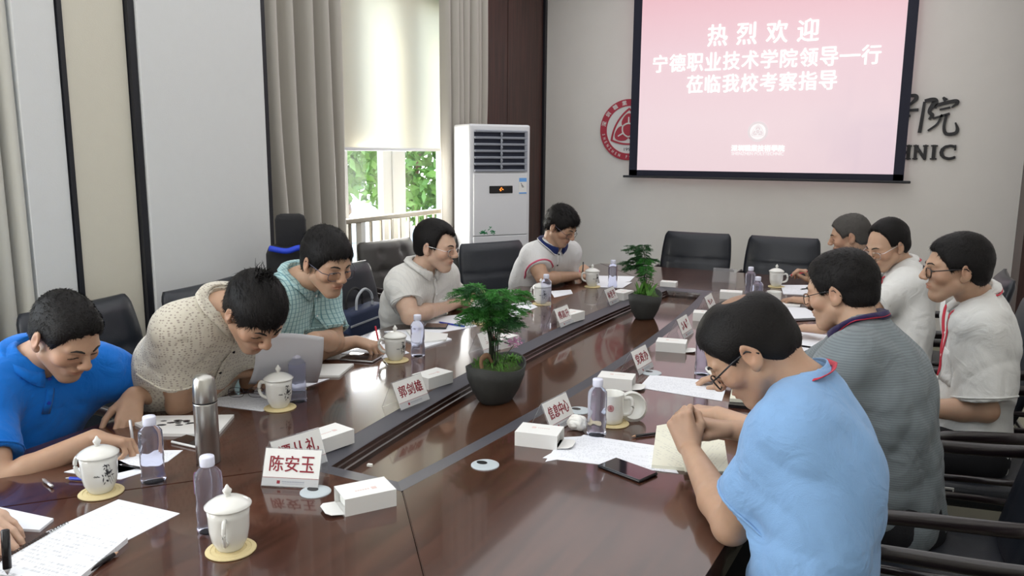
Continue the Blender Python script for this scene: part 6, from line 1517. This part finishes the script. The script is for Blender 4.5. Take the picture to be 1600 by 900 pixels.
# ------------------------------------------------------------------ planters in the sunken centre
def planter(p, label, seed, pot_r, H_, kind):
    rng = random.Random(seed); t = empty('potted_fern', (p[0], p[1], .7005), math.radians(90), label, 'plant')
    a, b_ = pot_r; ph = .125; bm = bmesh.new()
    def md(a_, z): return 1.0
    rings = add_lathe(bm, [(.52, 0), (.60, .010), (.80, .045), (.94, .085), (1.0, ph), (.95, ph), (.90, ph - .012), (.6, ph - .018), (.01, ph - .018)], 36, sx=a, sy=b_)
    for v in bm.verts:
        if v.co.z > .03: v.co.z += .024 * (v.co.x / a) ** 2 * (v.co.z / ph)
    bmobj('stoneware_pot', bm, MT['concrete'], t, True)
    bm = bmesh.new(); add_lathe(bm, [(.91, ph - .014), (.6, ph + .004), (.01, ph + .012)], 24, sx=a, sy=b_, cap=True)
    for v in bm.verts: v.co.z += rng.uniform(-.004, .006)
    mo = bmobj('moss', bm, MT['soil'], t, True)
    def blade(bm, p0, d, L_, w, up=(0, 0, 1), droop=.3):
        d = nrm(d); s_ = np.cross(d, V(up)); s_ = nrm(s_) if np.linalg.norm(s_) > .05 else V((1, 0, 0)); q1 = p0 + d * L_ * .5 + V((0, 0, .0)); q2 = p0 + d * L_ - V((0, 0, droop * L_ * .5))
        vs = [bm.verts.new(p0 - s_ * w * .4), bm.verts.new(p0 + s_ * w * .4), bm.verts.new(q1 + s_ * w), bm.verts.new(q2), bm.verts.new(q1 - s_ * w)]; bm.faces.new(vs)
    # feathery fern: thin stems, each with flat sprays of needle-fine twiglets
    bs = bmesh.new(); bf = bmesh.new(); bd = bmesh.new()
    ns = 22 if kind == 0 else 11
    for k in range(ns):
        ang = rng.uniform(0, 2 * PI); out = rng.uniform(.02, .085) if kind == 0 else rng.uniform(.02, .11); hh = H_ * rng.uniform(.55, 1.0); b0 = V((-.02 + rng.uniform(-.012, .012), rng.uniform(-.012, .012), ph - .01))
        tipp = b0 + V((math.cos(ang) * out, math.sin(ang) * out * .9, hh)); mid = (b0 + tipp) / 2 + V((-math.cos(ang) * out * .25, -math.sin(ang) * out * .2, hh * .08))
        end = tipp + V((math.cos(ang) * .05, math.sin(ang) * .05, -.015)); st = spline([b0, mid, tipp, end], 8); add_tube(bs, st, [.0016] * 10 + [.001] * (len(st) - 10), 5)
        fr = bf if rng.random() < (.75 if kind == 0 else .25) else bd  # stems picked at random carry the darker green fronds
        for j in range(int(len(st) * rng.choice([.35, .5, .6])), len(st)):
            c = st[j]
            for s_ in (-1, 1):
                a2 = ang + s_ * rng.uniform(.5, 1.5); l2 = rng.uniform(.03, .06) * (1.0 if kind == 0 else .8); dd = V((math.cos(a2), math.sin(a2), rng.uniform(-.15, .3))); tw = [c + dd * l2 * q - V((0, 0, .012 * q * q)) for q in np.linspace(0, 1, 9)]
                add_tube(fr, [tw[0], tw[4], tw[8]], .0005, 3)
                for q in range(1, 9):
                    sd_ = nrm(np.cross(dd, (0, 0, 1)))
                    for s3 in (-1, 1):
                        l3 = .020 * (1 - .5 * abs(q - 4) / 5) * rng.uniform(.7, 1.2)
                        for e_ in range(2): blade(fr, tw[q] + dd * rng.uniform(-.003, .003), nrm(dd * .8 + sd_ * s3 * rng.uniform(.5, 1.3) + V((0, 0, rng.uniform(-.35, .35)))), l3, .0011)
    for bm_, nm, mt_ in ((bs, 'fern_stems', MT['stem']), (bf, 'fern_fronds', MT['fern']), (bd, 'dark_fronds', MT['fern_dark'])):
        o_ = bmobj(nm, bm_, mt_, t); o_['kind'] = 'stuff'
    # tufts of grass and rosettes at the base
    bm = bmesh.new()
    for k in range(170 if kind == 0 else 60):
        x = rng.uniform(-.55, .75) * a; y = rng.uniform(-.7, .7) * b_; blade(bm, V((x, y, ph + .002)), (rng.uniform(-.6, .6), rng.uniform(-.6, .6), 1), rng.uniform(.018, .045), .0018, (rng.random(), 1, .1))
    o_ = bmobj('grass_tuft', bm, MT['leaf'], t); o_['kind'] = 'stuff'
    if kind == 1:
        for k in range(16):
            bm = bmesh.new(); x = -.25 * a + rng.uniform(-.04, .02); y = rng.uniform(-.035, .035); dv = nrm((rng.uniform(-.3, .3), rng.uniform(-.35, .35), 1)); s_ = nrm(np.cross(dv, (rng.uniform(-1, 1), rng.uniform(-1, 1), 0.1))); L_ = rng.uniform(.06, .10); p0 = V((x, y, ph)); vs = []
            for q, w in ((0, .005), (.35, .009), (.75, .007), (1, .0006)): c = p0 + dv * L_ * q + V((0, 0, .0)) + nrm((dv[0], dv[1], 0.001)) * .02 * q * q; vs.append((bm.verts.new(c - s_ * w), bm.verts.new(c + s_ * w)))
            for A, B in zip(vs, vs[1:]): bm.faces.new((A[0], A[1], B[1], B[0]))
            bmobj('blade_leaf', bm, MT['leaf'], t)
    bm = bmesh.new(); c0 = V((-.62 * a, .01, ph + .008)) if kind == 1 else V((.62 * a, -.02, ph + .004))
    for ring in range(3):
        for k in range(8):
            an = k * PI / 4 + ring * .4; r_ = .012 + .008 * ring; dv = V((math.cos(an), math.sin(an), 1.2 - .45 * ring)); blade(bm, c0 + V((0, 0, .004)), dv, r_ * 1.6, .006, (0, 0, 1), .1)
    bmobj('succulent', bm, MT['leaf'], t)
    if kind == 0:
        bm = bmesh.new(); cc = V((.0, -.055, ph + .125)); cc = V((-.01, -.075, ph + .10))
        for k in range(80):
            c = cc + V((rng.gauss(0, .018), rng.gauss(0, .010), rng.gauss(0, .009)))
            for q in range(4): an = q * PI / 2 + rng.random(); blade(bm, c, (math.cos(an), math.sin(an), rng.uniform(-.3, .6)), .007, .0026)
        bmobj('pink_blossom', bm, MT['pink'], t)['kind'] = 'stuff'
        bm = bmesh.new(); add_tube(bm, [(-.01, -.03, ph), (-.02, -.05, ph + .05), cc + V((0, 0, -.01))], .0010, 5); bmobj('flower_stem', bm, MT['stem'], t)
        bm = bmesh.new(); add_tube(bm, spline([(-.075, .015, ph), (-.070, .022, ph + .035), (-.045, .012, ph + .048), (-.03, .0, ph + .020)], 4), [.007] * 5 + [.010] * 5 + [.006] * 3, 7); bmobj('driftwood', bm, MT['driftwood'], t, True)
    return t
p1 = T(775, 625, .70); p2 = T(1007, 497, .70)
planter(p1, 'near feathery fern with pink blossom in a dark boat-shaped stoneware pot', 3, (.135, .100), .31, 0)
planter(p2, 'far feathery fern with upright leaves in a dark stoneware pot', 8, (.120, .088), .30, 1)

# ------------------------------------------------------------------ bags
t = empty('briefcase', (-2.52, 3.22, .49), math.radians(-83), 'navy blue briefcase with two pale stripes standing on the empty part of chair', 'bag')
bm = bmesh.new(); add_box(bm, (0, 0, .15), (.36, .11, .30), .02); bmobj('bag_body', bm, MT['navy'], t, True)
for z in (.235, .165):
    bm = bmesh.new(); add_box(bm, (0, .056, z), (.355, .005, .010), .001); bmobj('stripe', bm, MT['bag_stripe'], t)
for y in (.03, -.03):
    bm = bmesh.new(); add_tube(bm, spline([(-.08, y, .29), (-.07, y, .36), (0, y, .395), (.07, y, .36), (.08, y, .29)], 5), .007, 8); bmobj('handle', bm, MT['black_fabric'] if y < 0 else MT['bag_stripe'], t, True)
bp_ = J(456, 400, 4.05)
t = empty('backpack', (bp_[0], bp_[1], .82), math.radians(-135), 'black backpack with a bright blue strap below the curtain by the pillar', 'bag')
bm = bmesh.new(); add_box(bm, (.02, 0, .145), (.21, .18, .29), .05); bmobj('bag_body', bm, MT['black_fabric'], t, True)
bm = bmesh.new(); add_box(bm, (.0, 0, .35), (.15, .10, .19), .03); bmobj('top_pouch', bm, MT['black_fabric'], t, True)
bm = bmesh.new(); add_tube(bm, spline([(-.08, .10, .27), (-.03, .115, .285), (.03, .115, .27), (.11, .10, .285)], 5), .018, 8, flat=.8); bmobj('blue_strap', bm, MT['blue_fabric'], t, True)
bm = bmesh.new(); add_box(bm, (0, 0, .80), (.30, .28, .04), .01)
t = empty('stool', (bp_[0], bp_[1], 0), math.radians(-135), 'tall dark stool under the black backpack', 'stool'); bmobj('stool_seat', bm, MT['chair_wood'], t)
for x in (-.12, .12):
    for y in (-.11, .11): bm = bmesh.new(); add_box(bm, (x, y, .39), (.025, .025, .78)); bmobj('leg', bm, MT['chair_wood'], t)
